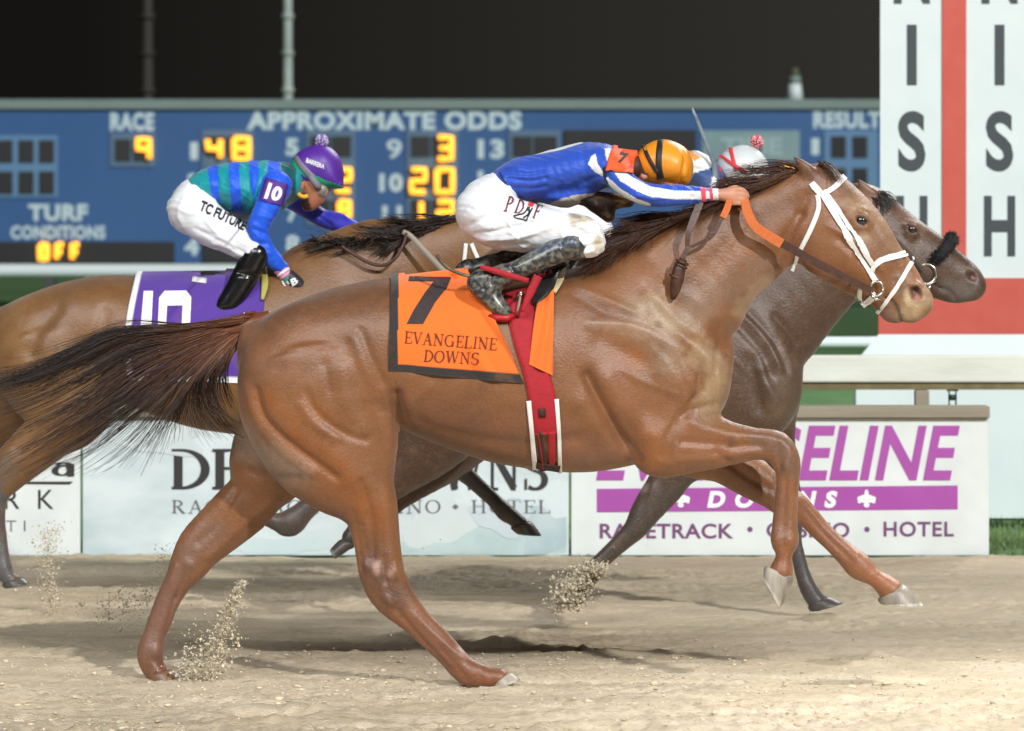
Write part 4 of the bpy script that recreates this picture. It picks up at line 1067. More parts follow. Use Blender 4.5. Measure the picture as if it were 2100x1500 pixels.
BLOBS = [  # coat colours and dust, with the sheen over the muscles painted in
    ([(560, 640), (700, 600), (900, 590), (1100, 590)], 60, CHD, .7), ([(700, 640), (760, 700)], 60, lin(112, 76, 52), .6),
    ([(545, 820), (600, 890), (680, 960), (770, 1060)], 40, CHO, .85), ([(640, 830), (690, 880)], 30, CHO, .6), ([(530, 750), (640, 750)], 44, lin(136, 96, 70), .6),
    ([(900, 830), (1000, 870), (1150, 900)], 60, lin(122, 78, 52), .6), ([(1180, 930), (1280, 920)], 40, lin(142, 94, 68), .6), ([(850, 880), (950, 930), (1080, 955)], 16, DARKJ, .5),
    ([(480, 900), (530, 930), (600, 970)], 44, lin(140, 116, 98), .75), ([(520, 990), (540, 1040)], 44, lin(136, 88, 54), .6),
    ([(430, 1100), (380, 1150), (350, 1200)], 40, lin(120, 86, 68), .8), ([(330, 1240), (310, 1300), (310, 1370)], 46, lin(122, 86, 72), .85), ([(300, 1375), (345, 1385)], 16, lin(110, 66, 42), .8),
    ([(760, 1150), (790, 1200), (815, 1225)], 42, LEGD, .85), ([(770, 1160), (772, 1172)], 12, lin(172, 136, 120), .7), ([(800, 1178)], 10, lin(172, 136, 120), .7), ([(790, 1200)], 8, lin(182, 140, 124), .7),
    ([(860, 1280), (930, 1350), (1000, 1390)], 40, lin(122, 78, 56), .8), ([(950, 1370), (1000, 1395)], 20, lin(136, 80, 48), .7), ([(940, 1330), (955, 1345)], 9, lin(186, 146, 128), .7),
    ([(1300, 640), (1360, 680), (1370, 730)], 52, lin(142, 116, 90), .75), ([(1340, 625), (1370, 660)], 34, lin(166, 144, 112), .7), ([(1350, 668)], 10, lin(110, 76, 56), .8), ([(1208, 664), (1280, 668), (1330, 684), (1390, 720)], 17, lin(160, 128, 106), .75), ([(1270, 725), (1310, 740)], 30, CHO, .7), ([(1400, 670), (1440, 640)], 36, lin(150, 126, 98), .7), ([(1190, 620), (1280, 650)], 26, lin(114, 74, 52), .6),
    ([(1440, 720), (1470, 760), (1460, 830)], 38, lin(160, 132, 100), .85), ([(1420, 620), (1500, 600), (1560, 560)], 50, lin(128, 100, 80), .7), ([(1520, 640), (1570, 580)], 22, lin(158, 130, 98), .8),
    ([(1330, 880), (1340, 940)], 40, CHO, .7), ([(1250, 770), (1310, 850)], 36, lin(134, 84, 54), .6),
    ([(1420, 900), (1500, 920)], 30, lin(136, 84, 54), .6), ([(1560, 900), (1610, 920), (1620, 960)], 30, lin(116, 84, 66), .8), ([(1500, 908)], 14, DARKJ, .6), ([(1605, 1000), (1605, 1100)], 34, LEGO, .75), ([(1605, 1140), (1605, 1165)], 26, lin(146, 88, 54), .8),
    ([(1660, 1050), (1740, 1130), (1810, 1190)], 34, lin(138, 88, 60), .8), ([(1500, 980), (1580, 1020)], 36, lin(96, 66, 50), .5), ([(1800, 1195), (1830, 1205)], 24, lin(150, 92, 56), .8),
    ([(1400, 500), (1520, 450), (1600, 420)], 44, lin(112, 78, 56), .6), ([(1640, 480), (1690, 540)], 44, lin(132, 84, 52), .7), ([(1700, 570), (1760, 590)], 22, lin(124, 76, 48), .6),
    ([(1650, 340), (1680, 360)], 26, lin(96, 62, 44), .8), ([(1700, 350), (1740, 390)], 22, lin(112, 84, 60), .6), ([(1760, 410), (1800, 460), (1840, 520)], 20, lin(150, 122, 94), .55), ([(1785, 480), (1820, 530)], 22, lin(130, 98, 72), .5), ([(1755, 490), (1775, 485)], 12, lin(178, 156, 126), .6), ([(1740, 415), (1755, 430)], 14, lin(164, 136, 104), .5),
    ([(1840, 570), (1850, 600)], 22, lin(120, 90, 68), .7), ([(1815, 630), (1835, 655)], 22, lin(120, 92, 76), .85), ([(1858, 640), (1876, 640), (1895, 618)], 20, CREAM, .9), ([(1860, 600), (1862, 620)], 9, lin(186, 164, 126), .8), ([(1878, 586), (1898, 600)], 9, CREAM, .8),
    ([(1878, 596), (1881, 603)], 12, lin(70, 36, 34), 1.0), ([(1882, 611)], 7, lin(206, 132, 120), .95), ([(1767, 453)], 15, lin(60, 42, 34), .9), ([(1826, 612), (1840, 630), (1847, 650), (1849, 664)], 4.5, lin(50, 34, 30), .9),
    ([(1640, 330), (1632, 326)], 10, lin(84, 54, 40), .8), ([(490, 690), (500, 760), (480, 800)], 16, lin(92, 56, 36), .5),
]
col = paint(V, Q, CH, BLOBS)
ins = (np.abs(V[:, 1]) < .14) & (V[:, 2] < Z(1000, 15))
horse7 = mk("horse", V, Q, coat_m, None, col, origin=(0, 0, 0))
tag(horse7, "bright chestnut racehorse in front wearing the orange number 7 cloth and white bridle", "horse", "galloping racehorses")
eyes(horse7, (1767, 453), 0, .0875, .0215)
HC = (lin(176, 168, 154), lin(232, 230, 224))
hoof(horse7, (1631, 1184), (1568, 1160), (1600, 1250), (1566, 1186), -.13, .042, .050, HC)
hoof(horse7, (1853, 1197), (1799, 1229), (1893, 1241), (1808, 1240), .13, .042, .054, (lin(150, 142, 130), lin(240, 240, 236)))
hoof(horse7, (1045, 1378), (1010, 1404), (1066, 1392), (1012, 1412), -.13, .042, .052, (lin(196, 186, 168), lin(210, 204, 190)))
hoof(horse7, (352, 1372), (300, 1388), (378, 1392), (306, 1398), .13, .042, .052, (lin(120, 84, 62), lin(150, 120, 90)))

def tail_col(t, u, r):
    a = np.array(lin(128, 76, 42)); b = np.array(lin(58, 42, 34)); c = np.array(lin(44, 34, 30))
    k = min(1, t * 1.5 + (.15 if u < .2 else 0)); q = a * (1 - k) + b * k
    k2 = np.clip((t - .5) * 2, 0, .8); q = q * (1 - k2) + c * k2
    return q * (.8 + .4 * r)
TG = [[(520, 653, -.01), (480, 658, -.04), (400, 671, -.02), (250, 688, -.02), (165, 722, -.02), (60, 770, -.02), (-90, 800, -.02)],
      [(524, 646, .00), (400, 671, 0), (250, 688, -.01), (165, 722, -.02), (60, 770, -.02), (-90, 800, -.02)],
      [(522, 650, .00), (400, 685, -.02), (270, 715, -.03), (160, 775, -.04), (40, 830, -.04), (-90, 860, -.04)],
      [(518, 654, .00), (410, 698, -.03), (290, 745, -.05), (170, 830, -.06), (60, 890, -.06), (-60, 950, -.06)],
      [(514, 660, .00), (420, 710, -.04), (310, 775, -.06), (210, 850, -.07), (110, 920, -.07), (-10, 1000, -.07)],
      [(510, 664, .00), (430, 718, -.04), (350, 790, -.06), (270, 860, -.07), (190, 920, -.07), (120, 950, -.06)],
      [(506, 670, .00), (446, 722, -.05), (390, 780, -.06), (345, 850, -.06), (300, 920, -.05), (255, 985, -.05)],
      [(502, 676, .00), (452, 730, -.05), (412, 780, -.06), (416, 830, -.05), (450, 870, -.05), (490, 892, -.04)],
      [(498, 680, .00), (470, 730, -.05), (456, 790, -.05), (470, 850, -.05), (492, 884, -.05)]]
tm = strands(TG[:6], 1700, 20, .0013, tail_col, (5, 6, .012), (.5, 1.0), 1.9, 1.9, 5, 3)
t2 = strands(TG[4:7], 150, 18, .0016, tail_col, (6, 6, .012), (.7, 1.1), 1.0, 2.6, 5, 4)
t3 = strands(TG[6:], 460, 16, .0018, tail_col, (6, 6, .012), (.6, 1.0), 1.0, 1.8, 4, 5)
for q in (t2, t3):
    for a, c in zip(q.V, q.C): pass
    tm.add(np.concatenate(q.V), q.F, np.concatenate(q.C))
dock = catmull(np.array([(556, 664, .0), (512, 668, -.005), (460, 682, -.01), (400, 700, -.015), (330, 722, -.02)], float), 6)
P = np.array([W(*p) for p in dock]); rr = np.interp(np.linspace(0, 1, len(P)), [0, .25, .6, 1], [.046, .036, .016, .002])
vv, ff = tube_geo(P, rr, 12); tm.add(vv, ff, np.repeat(np.array([np.array(lin(116, 66, 40)) * (1 - .6 * t) for t in np.linspace(0, 1, len(P))]), 12, 0))
tm.build("tail", hair_m, horse7)

def mane_col(t, u, r): return np.array(lin(92, 58, 40)) * (1 - .4 * t) * (.75 + .5 * r)
MG = [[(1650, 352, -.02), (1615, 352, -.05), (1570, 372, -.06), (1520, 388, -.07), (1470, 404, -.07)], [(1610, 364, -.02), (1560, 380, -.06), (1500, 398, -.08), (1440, 420, -.09)],
      [(1550, 384, -.02), (1490, 410, -.07), (1430, 430, -.10), (1370, 455, -.11)], [(1480, 408, -.02), (1420, 440, -.09), (1360, 462, -.12), (1300, 490, -.13)],
      [(1410, 436, -.03), (1350, 462, -.11), (1290, 490, -.14), (1240, 520, -.15)], [(1340, 470, -.03), (1290, 492, -.12), (1240, 520, -.15), (1190, 548, -.16)], [(1280, 500, -.03), (1240, 520, -.12), (1200, 545, -.15), (1160, 565, -.16)]]
mm = strands(MG, 950, 12, .0016, mane_col, (8, 6, .012), (.6, 1.05), 1.0, 1.8, 4, 6)
MG3 = [[(1400, 440, -.02), (1350, 440, -.05), (1300, 446, -.08), (1255, 462, -.10)], [(1360, 458, -.02), (1310, 456, -.07), (1262, 468, -.1), (1225, 490, -.12)], [(1300, 486, -.02), (1262, 480, -.08), (1225, 496, -.12), (1190, 520, -.13)]]
MG2 = [[(1655, 350, -.01), (1615, 336, -.01), (1570, 338, -.01), (1515, 350, -.01)], [(1625, 356, -.02), (1580, 350, -.02), (1520, 362, -.03), (1470, 384, -.03)], [(1590, 368, -.03), (1545, 368, -.04), (1490, 382, -.05), (1450, 412, -.06)], [(1560, 380, -.03), (1510, 388, -.05), (1450, 402, -.07), (1400, 430, -.08)]]
for q in (strands(MG3, 200, 10, .002, mane_col, (8, 6, .02), (.6, 1.0), 1.0, 1.8, 4, 16), strands(MG2, 190, 12, .0015, mane_col, (6, 5, .012), (.6, 1.1), 1.0, 2.4, 5, 7), strands([[(1690, 336, -.03), (1715, 345, -.05), (1738, 372, -.05)], [(1680, 336, -.03), (1705, 356, -.07), (1730, 385, -.07)]], 70, 8, .0016, lambda t, u, r: np.array(lin(86, 62, 46)) * (.6 + .7 * r), (5, 4, .02), (.6, 1), 1, 1.5, 2, 8)):
    mm.add(np.concatenate(q.V), q.F, np.concatenate(q.C))
mm.build("mane", hair_m, horse7)

# ---- number 10, the bay on the left, and the dark horse beyond
def xf(row_, ax, bx, ay, by, s): 
    r = list(row_); return r
Y10, S10 = 3.0, .833
tf10 = lambda p: (p[0] * .833 - 443, p[1] * .833 + 88)
N10 = [(600, 520, 800, 716, 0, .16), (690, 486, 862, 645, 0, .125), (790, 470, 905, 605, 0, .10), (880, 458, 950, 590, 0, .09), (940, 446, 985, 582, 0, .085)]
H10 = [(985, 440, 960, 550, 0, .088), (1030, 472, 968, 606, 0, .098), (1070, 510, 1000, 638, 0, .10), (1105, 560, 1042, 660, 0, .084), (1130, 595, 1082, 678, 0, .066), (1148, 628, 1106, 690, 0, .058), (1160, 648, 1126, 698, 0, .052)]
C10 = [(1088, 672, 12, 0, .03), (1108, 692, 14, 0, .035)]
L10 = [
    [(820, 830, 690, 900, -.13, .08), (760, 910, 672, 930, -.14, .068), (715, 965, 655, 962, -.14, .052), (683, 1020, 645, 995, -.135, .046), (640, 1064, 606, 1034, -.13, .046), (606, 1100, 584, 1046, -.13, .046), (575, 1092, 570, 1054, -.13, .035), (520, 1068, 524, 1036, -.13, .030), (478, 1058, 482, 1024, -.13, .04), (460, 1062, 452, 1036, -.13, .035), (452, 1076, 436, 1062, -.13, .042)],
    [(860, 800, 740, 900, .13, .08), (905, 880, 830, 935, .13, .066), (930, 912, 875, 950, .13, .05), (948, 936, 905, 962, .13, .045), (972, 964, 942, 986, .13, .036), (1002, 995, 974, 1012, .13, .030), (1031, 1022, 1004, 1040, .13, .031), (1052, 1040, 1020, 1062, .13, .040), (1068, 1054, 1042, 1074, .13, .034), (1082, 1068, 1050, 1082, .13, .042)],
    [(150, 640, 40, 720, -.09, .15), (225, 720, -15, 760, -.12, .16), (235, 830, 60, 825, -.13, .14), (162, 905, 54, 862, -.14, .10), (112, 942, 18, 905, -.14, .075), (57, 985, -22, 950, -.14, .06), (18, 1022, -38, 1000, -.14, .05), (12, 1056, -40, 1050, -.135, .042), (14, 1092, -24, 1092, -.13, .034), (20, 1138, -16, 1140, -.13, .034), (26, 1163, -14, 1170, -.13, .042), (32, 1180, 0, 1188, -.13, .036), (40, 1186, 8, 1196, -.13, .042)],
    [(150, 640, 40, 720, .09, .15), (220, 730, -25, 780, .12, .15), (120, 830, -60, 830, .13, .13), (20, 880, -110, 850, .135, .09), (-60, 950, -140, 910, .135, .065), (-120, 1000, -180, 980, .13, .05), (-140, 1060, -180, 1055, .13, .036), (-150, 1130, -190, 1130, .13, .034), (-140, 1165, -180, 1172, .13, .042), (-130, 1185, -165, 1195, .13, .04)]]
F = horse_body(Y10, TRUNK, N10, H10, C10, L10, .0125, tf10, S10)
def sh(rows): return [(*tf10(r[:2]), r[2] * S10, r[3], r[4]) for r in rows]
for s in (-1, 1):
    F.chain(cen_st(sh([(1345, 660, 55, s * .10, .09), (1420, 760, 78, s * .10, .09), (1385, 850, 72, s * .12, .09)]), Y10), .06)
    F.chain(cen_st([(970, 470, 12, s * .055, .018), (955, 452, 10, s * .062, .016), (940, 442, 4, s * .066, .008)], Y10), .015)
V, Q = F.mesh(2)
V = sculpt(V, Q, Y10, STROKES[:9] + STROKES[17:28], tf10, S10)
V = sculpt(V, Q, Y10, [([(118, 640), (80, 680), (60, 720)], 16, -.012), ([(150, 610), (100, 700), (110, 780)], 22, .010), ([(215, 640), (205, 690), (190, 740)], 14, -.012), ([(150, 780), (100, 850), (40, 920)], 12, -.01)])
bay = lin(122, 84, 46); black_l = lin(72, 66, 62)
col = paint(V, Q, bay, [([(150, 575), (250, 572), (500, 560)], 26, lin(108, 74, 44), .7), ([(100, 650), (140, 620)], 34, lin(112, 80, 50), .6), ([(40, 620), (20, 700)], 40, lin(150, 112, 66), .5), ([(60, 760), (200, 740), (60, 860)], 50, lin(150, 112, 66), .5), ([(340, 820), (450, 850), (600, 900)], 18, lin(120, 100, 66), .6),
    ([(10, 960), (-30, 1010)], 40, lin(104, 88, 70), .8), ([(-10, 1040), (0, 1200)], 46, lin(84, 84, 86), 1), ([(640, 1010), (600, 1080), (450, 1050)], 50, black_l, 1), ([(900, 930), (1000, 1010), (1080, 1080)], 52, lin(66, 66, 68), 1), ([(-120, 960), (-160, 1180)], 60, black_l, 1), ([(700, 940), (680, 980)], 36, lin(88, 74, 62), .8),
    ([(700, 560), (800, 530), (900, 500)], 40, lin(126, 86, 54), .6), ([(660, 600), (760, 600)], 40, lin(112, 78, 50), .6)], yc=Y10)
horse10 = mk("horse", V, Q, coat_m, None, col, origin=W(300, 1254, Y10))
tag(horse10, "light bay racehorse at the left edge wearing the purple number 10 cloth", "horse", "galloping racehorses")
HB = (lin(64, 62, 62), lin(92, 90, 86))
hoof(horse10, (1088, 1068), (1046, 1082), (1110, 1098), (1058, 1094), Y10 + .13, .045, .054, HB)
hoof(horse10, (452, 1080), (434, 1060), (436, 1100), (422, 1078), Y10 - .13, .045, .054, HB)
hoof(horse10, (44, 1183), (4, 1198), (60, 1196), (8, 1206), Y10 - .13, .045, .054, HB)
hoof(horse10, (-128, 1186), (-170, 1196), (-112, 1200), (-166, 1206), Y10 + .13, .045, .054, HB)
eyes(horse10, (1052, 520), Y10, .098, .023)
y = Y10
def blk(t, u, r): return np.array(lin(50, 40, 34)) * (.6 + .8 * r)
m10 = strands([[(860, 462, y - .05), (830, 462, y - .12), (790, 462, y - .15), (738, 456, y - .16)], [(850, 468, y - .08), (820, 480, y - .15), (780, 484, y - .17), (736, 482, y - .17)], [(835, 480, y - .1), (800, 500, y - .17), (770, 504, y - .18), (742, 506, y - .18)], [(945, 446, y - .02), (900, 455, y - .06), (850, 475, y - .08)], [(890, 458, y - .02), (830, 462, y - .08), (770, 470, y - .1), (732, 462, y - .1)], [(840, 464, y - .02), (790, 480, y - .1), (730, 490, y - .12)], [(790, 472, y - .02), (740, 500, y - .12), (690, 505, y - .13)], [(710, 486, y - .02), (670, 500, y - .12), (625, 495, y - .13), (610, 505, y - .13)], [(650, 500, y - .02), (640, 490, y - .1), (612, 508, y - .14)]], 620, 10, .003, blk, (7, 7, .015), (.6, 1.0), 1, 1.6, 3, 9)
m10.build("mane", hair_m, horse10)
mb = strands([[(-20, 640, y), (-60, 660, y), (-130, 720, y)], [(-22, 660, y), (-60, 700, y), (-110, 800, y)]], 90, 8, .003, blk, (6, 6, .02), (.7, 1), 1, 1.5, 3, 10); mb.build("tail", hair_m, horse10)

YD, SD = 2.5, .857
tfd = lambda p: (p[0] * .857 + 361, p[1] * .857 + 126)
ND = [(1440, 575, 1640, 765, 0, .16), (1560, 500, 1702, 677, 0, .125), (1650, 440, 1748, 618, 0, .10), (1715, 398, 1775, 575, 0, .09), (1755, 380, 1775, 540, 0, .085)]
HD = [(1778, 382, 1740, 500, 0, .088), (1822, 403, 1742, 555, 0, .098), (1888, 453, 1800, 588, 0, .10), (1928, 482, 1862, 600, 0, .084), (1962, 511, 1905, 606, 0, .068), (1996, 540, 1948, 610, 0, .058), (2011, 561, 1973, 612, 0, .052)]
CD = [(1930, 600, 14, 0, .034), (1946, 606, 15, 0, .038), (1962, 608, 15, 0, .04)]
LD = [
    [(1560, 850, 1400, 920, -.12, .08), (1460, 920, 1350, 950, -.13, .07), (1425, 966, 1339, 973, -.13, .056), (1403, 998, 1323, 1000, -.13, .05), (1357, 1048, 1293, 1050, -.13, .046), (1330, 1086, 1280, 1078, -.13, .045), (1296, 1118, 1260, 1100, -.13, .036), (1248, 1160, 1216, 1144, -.13, .031), (1232, 1186, 1194, 1166, -.13, .041), (1212, 1206, 1184, 1192, -.13, .035), (1200, 1222, 1174, 1206, -.13, .042)],
    [(1625, 830, 1520, 880, .12, .08), (1632, 930, 1556, 950, .13, .066), (1642, 1000, 1592, 1008, .13, .052), (1650, 1056, 1604, 1060, .13, .046), (1644, 1100, 1618, 1104, .13, .034), (1654, 1148, 1624, 1152, .13, .031), (1664, 1180, 1632, 1186, .13, .033), (1676, 1204, 1640, 1212, .13, .041), (1688, 1220, 1652, 1234, .13, .038), (1694, 1226, 1658, 1244, .13, .043)],
    [(1010, 680, 800, 760, -.09, .17), (1040, 780, 790, 820, -.12, .165), (960, 900, 790, 890, -.13, .12), (880, 970, 780, 950, -.14, .08), (800, 1030, 740, 1000, -.14, .055), (770, 1060, 716, 1040, -.135, .047), (745, 1090, 714, 1080, -.13, .034), (736, 1104, 702, 1096, -.13, .04), (730, 1118, 700, 1108, -.13, .042)],
    [(1010, 680, 800, 760, .09, .16), (1050, 800, 810, 850, .12, .15), (980, 910, 810, 910, .13, .11), (900, 980, 800, 970, .14, .08), (830, 1040, 770, 1010, .14, .055), (800, 1080, 750, 1060, .135, .045), (790, 1120, 760, 1120, .13, .034), (800, 1160, 764, 1165, .13, .04), (806, 1180, 772, 1184, .13, .042)]]
F = horse_body(YD, TRUNK, ND, HD, CD, LD, .0115, tfd, SD)
def shd(rows): return [(*tfd(r[:2]), r[2] * SD, r[3], r[4]) for r in rows]
for s in (-1, 1):
    F.chain(cen_st(shd([(1345, 660, 55, s * .10, .09), (1420, 760, 78, s * .10, .09), (1395, 840, 72, s * .12, .09)]), YD), .06)
    F.chain(cen_st(shd([(1440, 720, 55, s * .07, .08), (1436, 800, 48, s * .07, .08), (1410, 850, 40, s * .08, .07)]), YD), .04)
    F.chain(cen_st([(1790, 398, 12, s * .055, .018), (1772, 385, 11, s * .06, .016), (1758, 366, 3, s * .062, .006)], YD), .015)
    F.chain(cen_st([(1990, 562, 12, s * .040, .018), (1998, 574, 10, s * .038, .016)], YD), .02)
    F.chain(cen_st([(1992, 564, 8.5, s * .062, .034), (1996, 569, 8.5, s * .062, .034)], YD), .008, cut=True)
F.chain(cen_st([(1912, 583, 2.2, 0, .12), (1934, 592, 1.2, 0, .12)], YD), .008, cut=True); F.chain(cen_st([(2000, 592, 14, 0, .048), (1990, 600, 13, 0, .045), (1976, 606, 12, 0, .04)], YD), .02)
add_eye(F, (1871, 471), YD, .096, .022)
V, Q = F.mesh(2)
V = sculpt(V, Q, YD, STROKES[20:34], tfd, SD)
V = sculpt(V, Q, YD, [([(1519, 642), (1554, 677), (1581, 713), (1600, 756)], 5, .012), ([(1535, 642), (1570, 680), (1597, 716), (1616, 762)], 9, -.011), ([(1506, 660), (1540, 695), (1566, 730), (1580, 770)], 9, -.010), ([(1588, 648), (1612, 676), (1630, 706)], 6, -.008), ([(1570, 790), (1600, 830), (1610, 870)], 12, .007), ([(1560, 760), (1590, 850)], 16, .010), ([(1540, 740), (1560, 840)], 12, -.010), ([(1800, 470), (1850, 500), (1900, 560)], 8, .008), ([(1830, 520), (1880, 570)], 10, -.008), ([(1340, 1000), (1330, 1060)], 8, .006), ([(1855, 455), (1880, 462)], 6, .007), ([(1930, 590), (1950, 602), (1966, 622)], 3, -.008)])
db = lin(72, 50, 34)
col = paint(V, Q, db, [([(1440, 980), (1350, 1030), (1240, 1150)], 52, lin(66, 60, 54), .8), ([(1640, 1060), (1680, 1240)], 44, lin(66, 66, 68), .95), ([(750, 1050), (710, 1110)], 60, lin(64, 62, 60), .9), ([(1620, 760), (1600, 850)], 44, lin(92, 74, 58), .6), ([(1780, 390), (1800, 430)], 26, lin(140, 100, 80), .6), ([(1840, 430), (1890, 470)], 18, lin(132, 100, 82), .6), ([(1830, 520), (1900, 560)], 30, lin(84, 70, 62), .6),
    ([(1940, 590), (1990, 600), (1960, 612)], 24, lin(96, 90, 88), .8), ([(1996, 545), (2010, 570)], 14, lin(96, 76, 70), .6), ([(1994, 566)], 9, lin(52, 38, 36), 1), ([(1997, 570)], 5, lin(180, 116, 108), .9), ([(1871, 471)], 12, lin(40, 34, 30), .9), ([(1322, 1002)], 12, lin(140, 130, 118), .6)], yc=YD)
horsed = mk("horse", V, Q, coat_m, None, col, origin=W(1350, 1271, YD))
tag(horsed, "dark brown racehorse behind the chestnut with a black fleece noseband on its face", "horse", "galloping racehorses")
eyes(horsed, (1871, 471), YD, .0905, .0215)
hoof(horsed, (1204, 1222), (1168, 1206), (1186, 1246), (1150, 1222), YD - .13, .045, .054, HB)
hoof(horsed, (1694, 1222), (1656, 1244), (1728, 1236), (1662, 1254), YD + .13, .045, .054, HB)
hoof(horsed, (732, 1116), (698, 1106), (690, 1146), (678, 1126), YD - .13, .045, .054, (lin(84, 80, 78), lin(170, 166, 156)))
hoof(horsed, (808, 1180), (770, 1186), (830, 1202), (778, 1206), YD + .13, .045, .054, HB)
y = YD
md = strands([[(1790, 395, y - .02), (1815, 400, y - .05), (1830, 425, y - .08), (1815, 440, y - .09)], [(1780, 400, y - .04), (1800, 415, y - .08), (1812, 450, y - .1)]], 120, 8, .0025, lambda t, u, r: np.array(lin(64, 60, 58)) * (.6 + .8 * r), (6, 5, .015), (.6, 1), 1, 1.5, 2, 11)
q = strands([[(1740, 392, y - .02), (1690, 420, y - .06), (1640, 440, y - .08)], [(1660, 440, y - .02), (1600, 470, y - .1), (1540, 500, y - .12)], [(1560, 500, y - .02), (1500, 540, y - .12), (1440, 570, y - .14)]], 160, 8, .003, blk, (6, 6, .015), (.6, 1), 1, 1.5, 3, 12)
md.add(np.concatenate(q.V), q.F, np.concatenate(q.C))
md.build("mane", hair_m, horsed)

# ------------------------------------------------------------------ tack of number 7
bv7 = bvh_of(horse7)
ORANGE = lin(238, 112, 34); BLACKB = lin(44, 40, 38)
cloth_m = mat("cotton_cloth", attr=True, rough=.85, var=.4, vscale=10, vcol=lin(160, 104, 66), bump=.15, bscale=160, sheen=.2, vlo=.55, vhi=.8)
white_strap = mat("white_strap", lin(232, 232, 232), .45, var=.3, vscale=40, vcol=lin(206, 196, 176), spec=.5)
leather = mat("leather", lin(60, 34, 26), .45, var=.4, vscale=40, vcol=lin(104, 66, 46), bump=.15, bscale=120)
rubber_o = mat("orange_rubber", lin(206, 108, 52), .7, var=.3, vscale=60, vcol=lin(170, 84, 40), bump=.4, bscale=300)
steel = mat("steel", (.62, .6, .56), .25, metal=1)
red_web = mat("red_webbing", lin(176, 24, 40), .7, var=.35, vscale=30, vcol=lin(120, 30, 30), bump=.4, bscale=250)

def cloth(bvh, L, R, yc, off, colf, nu=56, nv=44, fold=None, ytop=.05, thick=.004):
    """a saddle cloth: both flanks and the ridge between them; L, R edges top to bottom in photo pixels"""
    L = catmull(np.array(L, float), 6) if len(L) > 2 else np.array(L, float); R = catmull(np.array(R, float), 6) if len(R) > 2 else np.array(R, float)
    def at(P, v):
        s = np.linspace(0, 1, len(P)); return np.stack([np.interp(v, s, P[:, 0]), np.interp(v, s, P[:, 1])], -1)
    vs = np.linspace(0, 1, nv); us = np.linspace(0, 1, nu)
    G = np.zeros((nv, nu, 3)); CO = np.zeros((nv, nu, 3)); okm = np.zeros((nv, nu), bool); NN = np.zeros((nv, nu, 3)); NN[..., 1] = -1
    for i, v in enumerate(vs):
        a, b = at(L, v), at(R, v)
        for j, u in enumerate(us):
            q = a + (b - a) * u
            h_ = hit(bvh, q[0], q[1], yc)
            if h_ is not None: G[i, j], NN[i, j] = h_; okm[i, j] = True
            else: G[i, j] = W(q[0], q[1], yc - ytop)
            CO[i, j] = colf(q[0], q[1], u, v)
    G = G + NN * off
    for _ in range(6):
        y = G[..., 1]; y[1:-1, 1:-1] = np.minimum(y[1:-1, 1:-1], .25 * (y[:-2, 1:-1] + y[2:, 1:-1] + y[1:-1, :-2] + y[1:-1, 2:]))
    if fold is not None:
        for i, v in enumerate(vs):
            for j, u in enumerate(us): G[i, j, 1] -= fold(u, v)
    far = G.copy(); far[..., 1] = 2 * yc - far[..., 1]
    rows = [G[nv - 1 - i] for i in range(nv)]; crow = [CO[nv - 1 - i] for i in range(nv)]
    for t in (.25, .5, .75):
        r_ = G[0] * (1 - t) + far[0] * t; r_ = r_ + np.array((0, 0, .012 * math.sin(t * math.pi))); rows.append(r_); crow.append(CO[0])
    rows += [far[i] for i in range(nv)]; crow += [CO[i] for i in range(nv)]
    V = np.array(rows); K = len(rows)
    nrm = np.cross(np.gradient(V, axis=1), np.gradient(V, axis=0)); nrm /= np.linalg.norm(nrm, axis=2, keepdims=True) + 1e-9
    if nrm[nv // 2, nu // 2, 1] > 0: nrm = -nrm
    V2 = V - nrm * thick
    ids = np.arange(K * nu).reshape(K, nu)
    F1 = np.stack([ids[:-1, :-1], ids[:-1, 1:], ids[1:, 1:], ids[1:, :-1]], -1).reshape(-1, 4)
    F2 = F1[:, ::-1] + K * nu
    E = []
    for a in (ids[:, 0], ids[:, -1], ids[0], ids[-1]):
        for x, y in zip(a[:-1], a[1:]): E.append([x, y, y + K * nu, x + K * nu])
    F = np.concatenate([F1, F2, np.array(E)])
    return np.concatenate([V.reshape(-1, 3), V2.reshape(-1, 3)]), F, np.concatenate([np.array(crow).reshape(-1, 3)] * 2)

c7 = empty("saddle_cloth", W(940, 570, 0)); tag(c7, "orange saddle cloth with a black number 7 and EVANGELINE DOWNS on the chestnut", "saddle cloth", "numbered saddle cloths")
def colf(px, py, u, v):
    return BLACKB if (px < 817.5 - (py - 574) * .012 or v > .93) else ORANGE
fold7 = lambda u, v: .006 * math.sin(u * 13 + v * 3) * max(0, v - .25) + .004 * math.sin(u * 7 + v * 5) * math.sin(v * 6 + 1) + .019 * max(0, math.sin((u * 3.2 - v * .9) * 5.2)) * np.clip((u - .5) * 3, 0, 1) * np.clip(1.2 - abs(v - .5), 0, 1)
V, F, co = cloth(bv7, [(802, 574), (799, 660), (797, 760)], [(960, 556), (1012, 650), (1074, 787)], 0, .007, colf, 90, 64, fold7)
cl7 = mk("cloth_panel", V, F, cloth_m, c7, co)
bvc = bvh_of(cl7)
V, F, co = cloth(bv7, [(1108, 590), (1098, 650), (1085, 748)], [(1137, 588), (1134, 680), (1132, 770)], 0, .016, lambda *a: ORANGE, 14, 30, lambda u, v: .006 * math.sin(u * 9 + v * 4))
mk("folded_front", V, F, cloth_m, c7, co)
cink = mat("cloth_ink", lin(52, 44, 44), .8, var=.3, vscale=50, vcol=lin(80, 64, 58))
mb = MB()
P7 = [(0, 1), (0, .885), (.66, .885), (.5, .6), (.36, .3), (.27, 0), (.56, 0), (.64, .3), (.78, .6), (1, .9), (1, 1)]
for px4 in ([(837, 571), (926, 566), (926, 577), (838, 580)],): mb_q = px4
f7 = lambda u, v: (833 + (u - .0) * 84 + 9 * v, 665 - 97 * v)
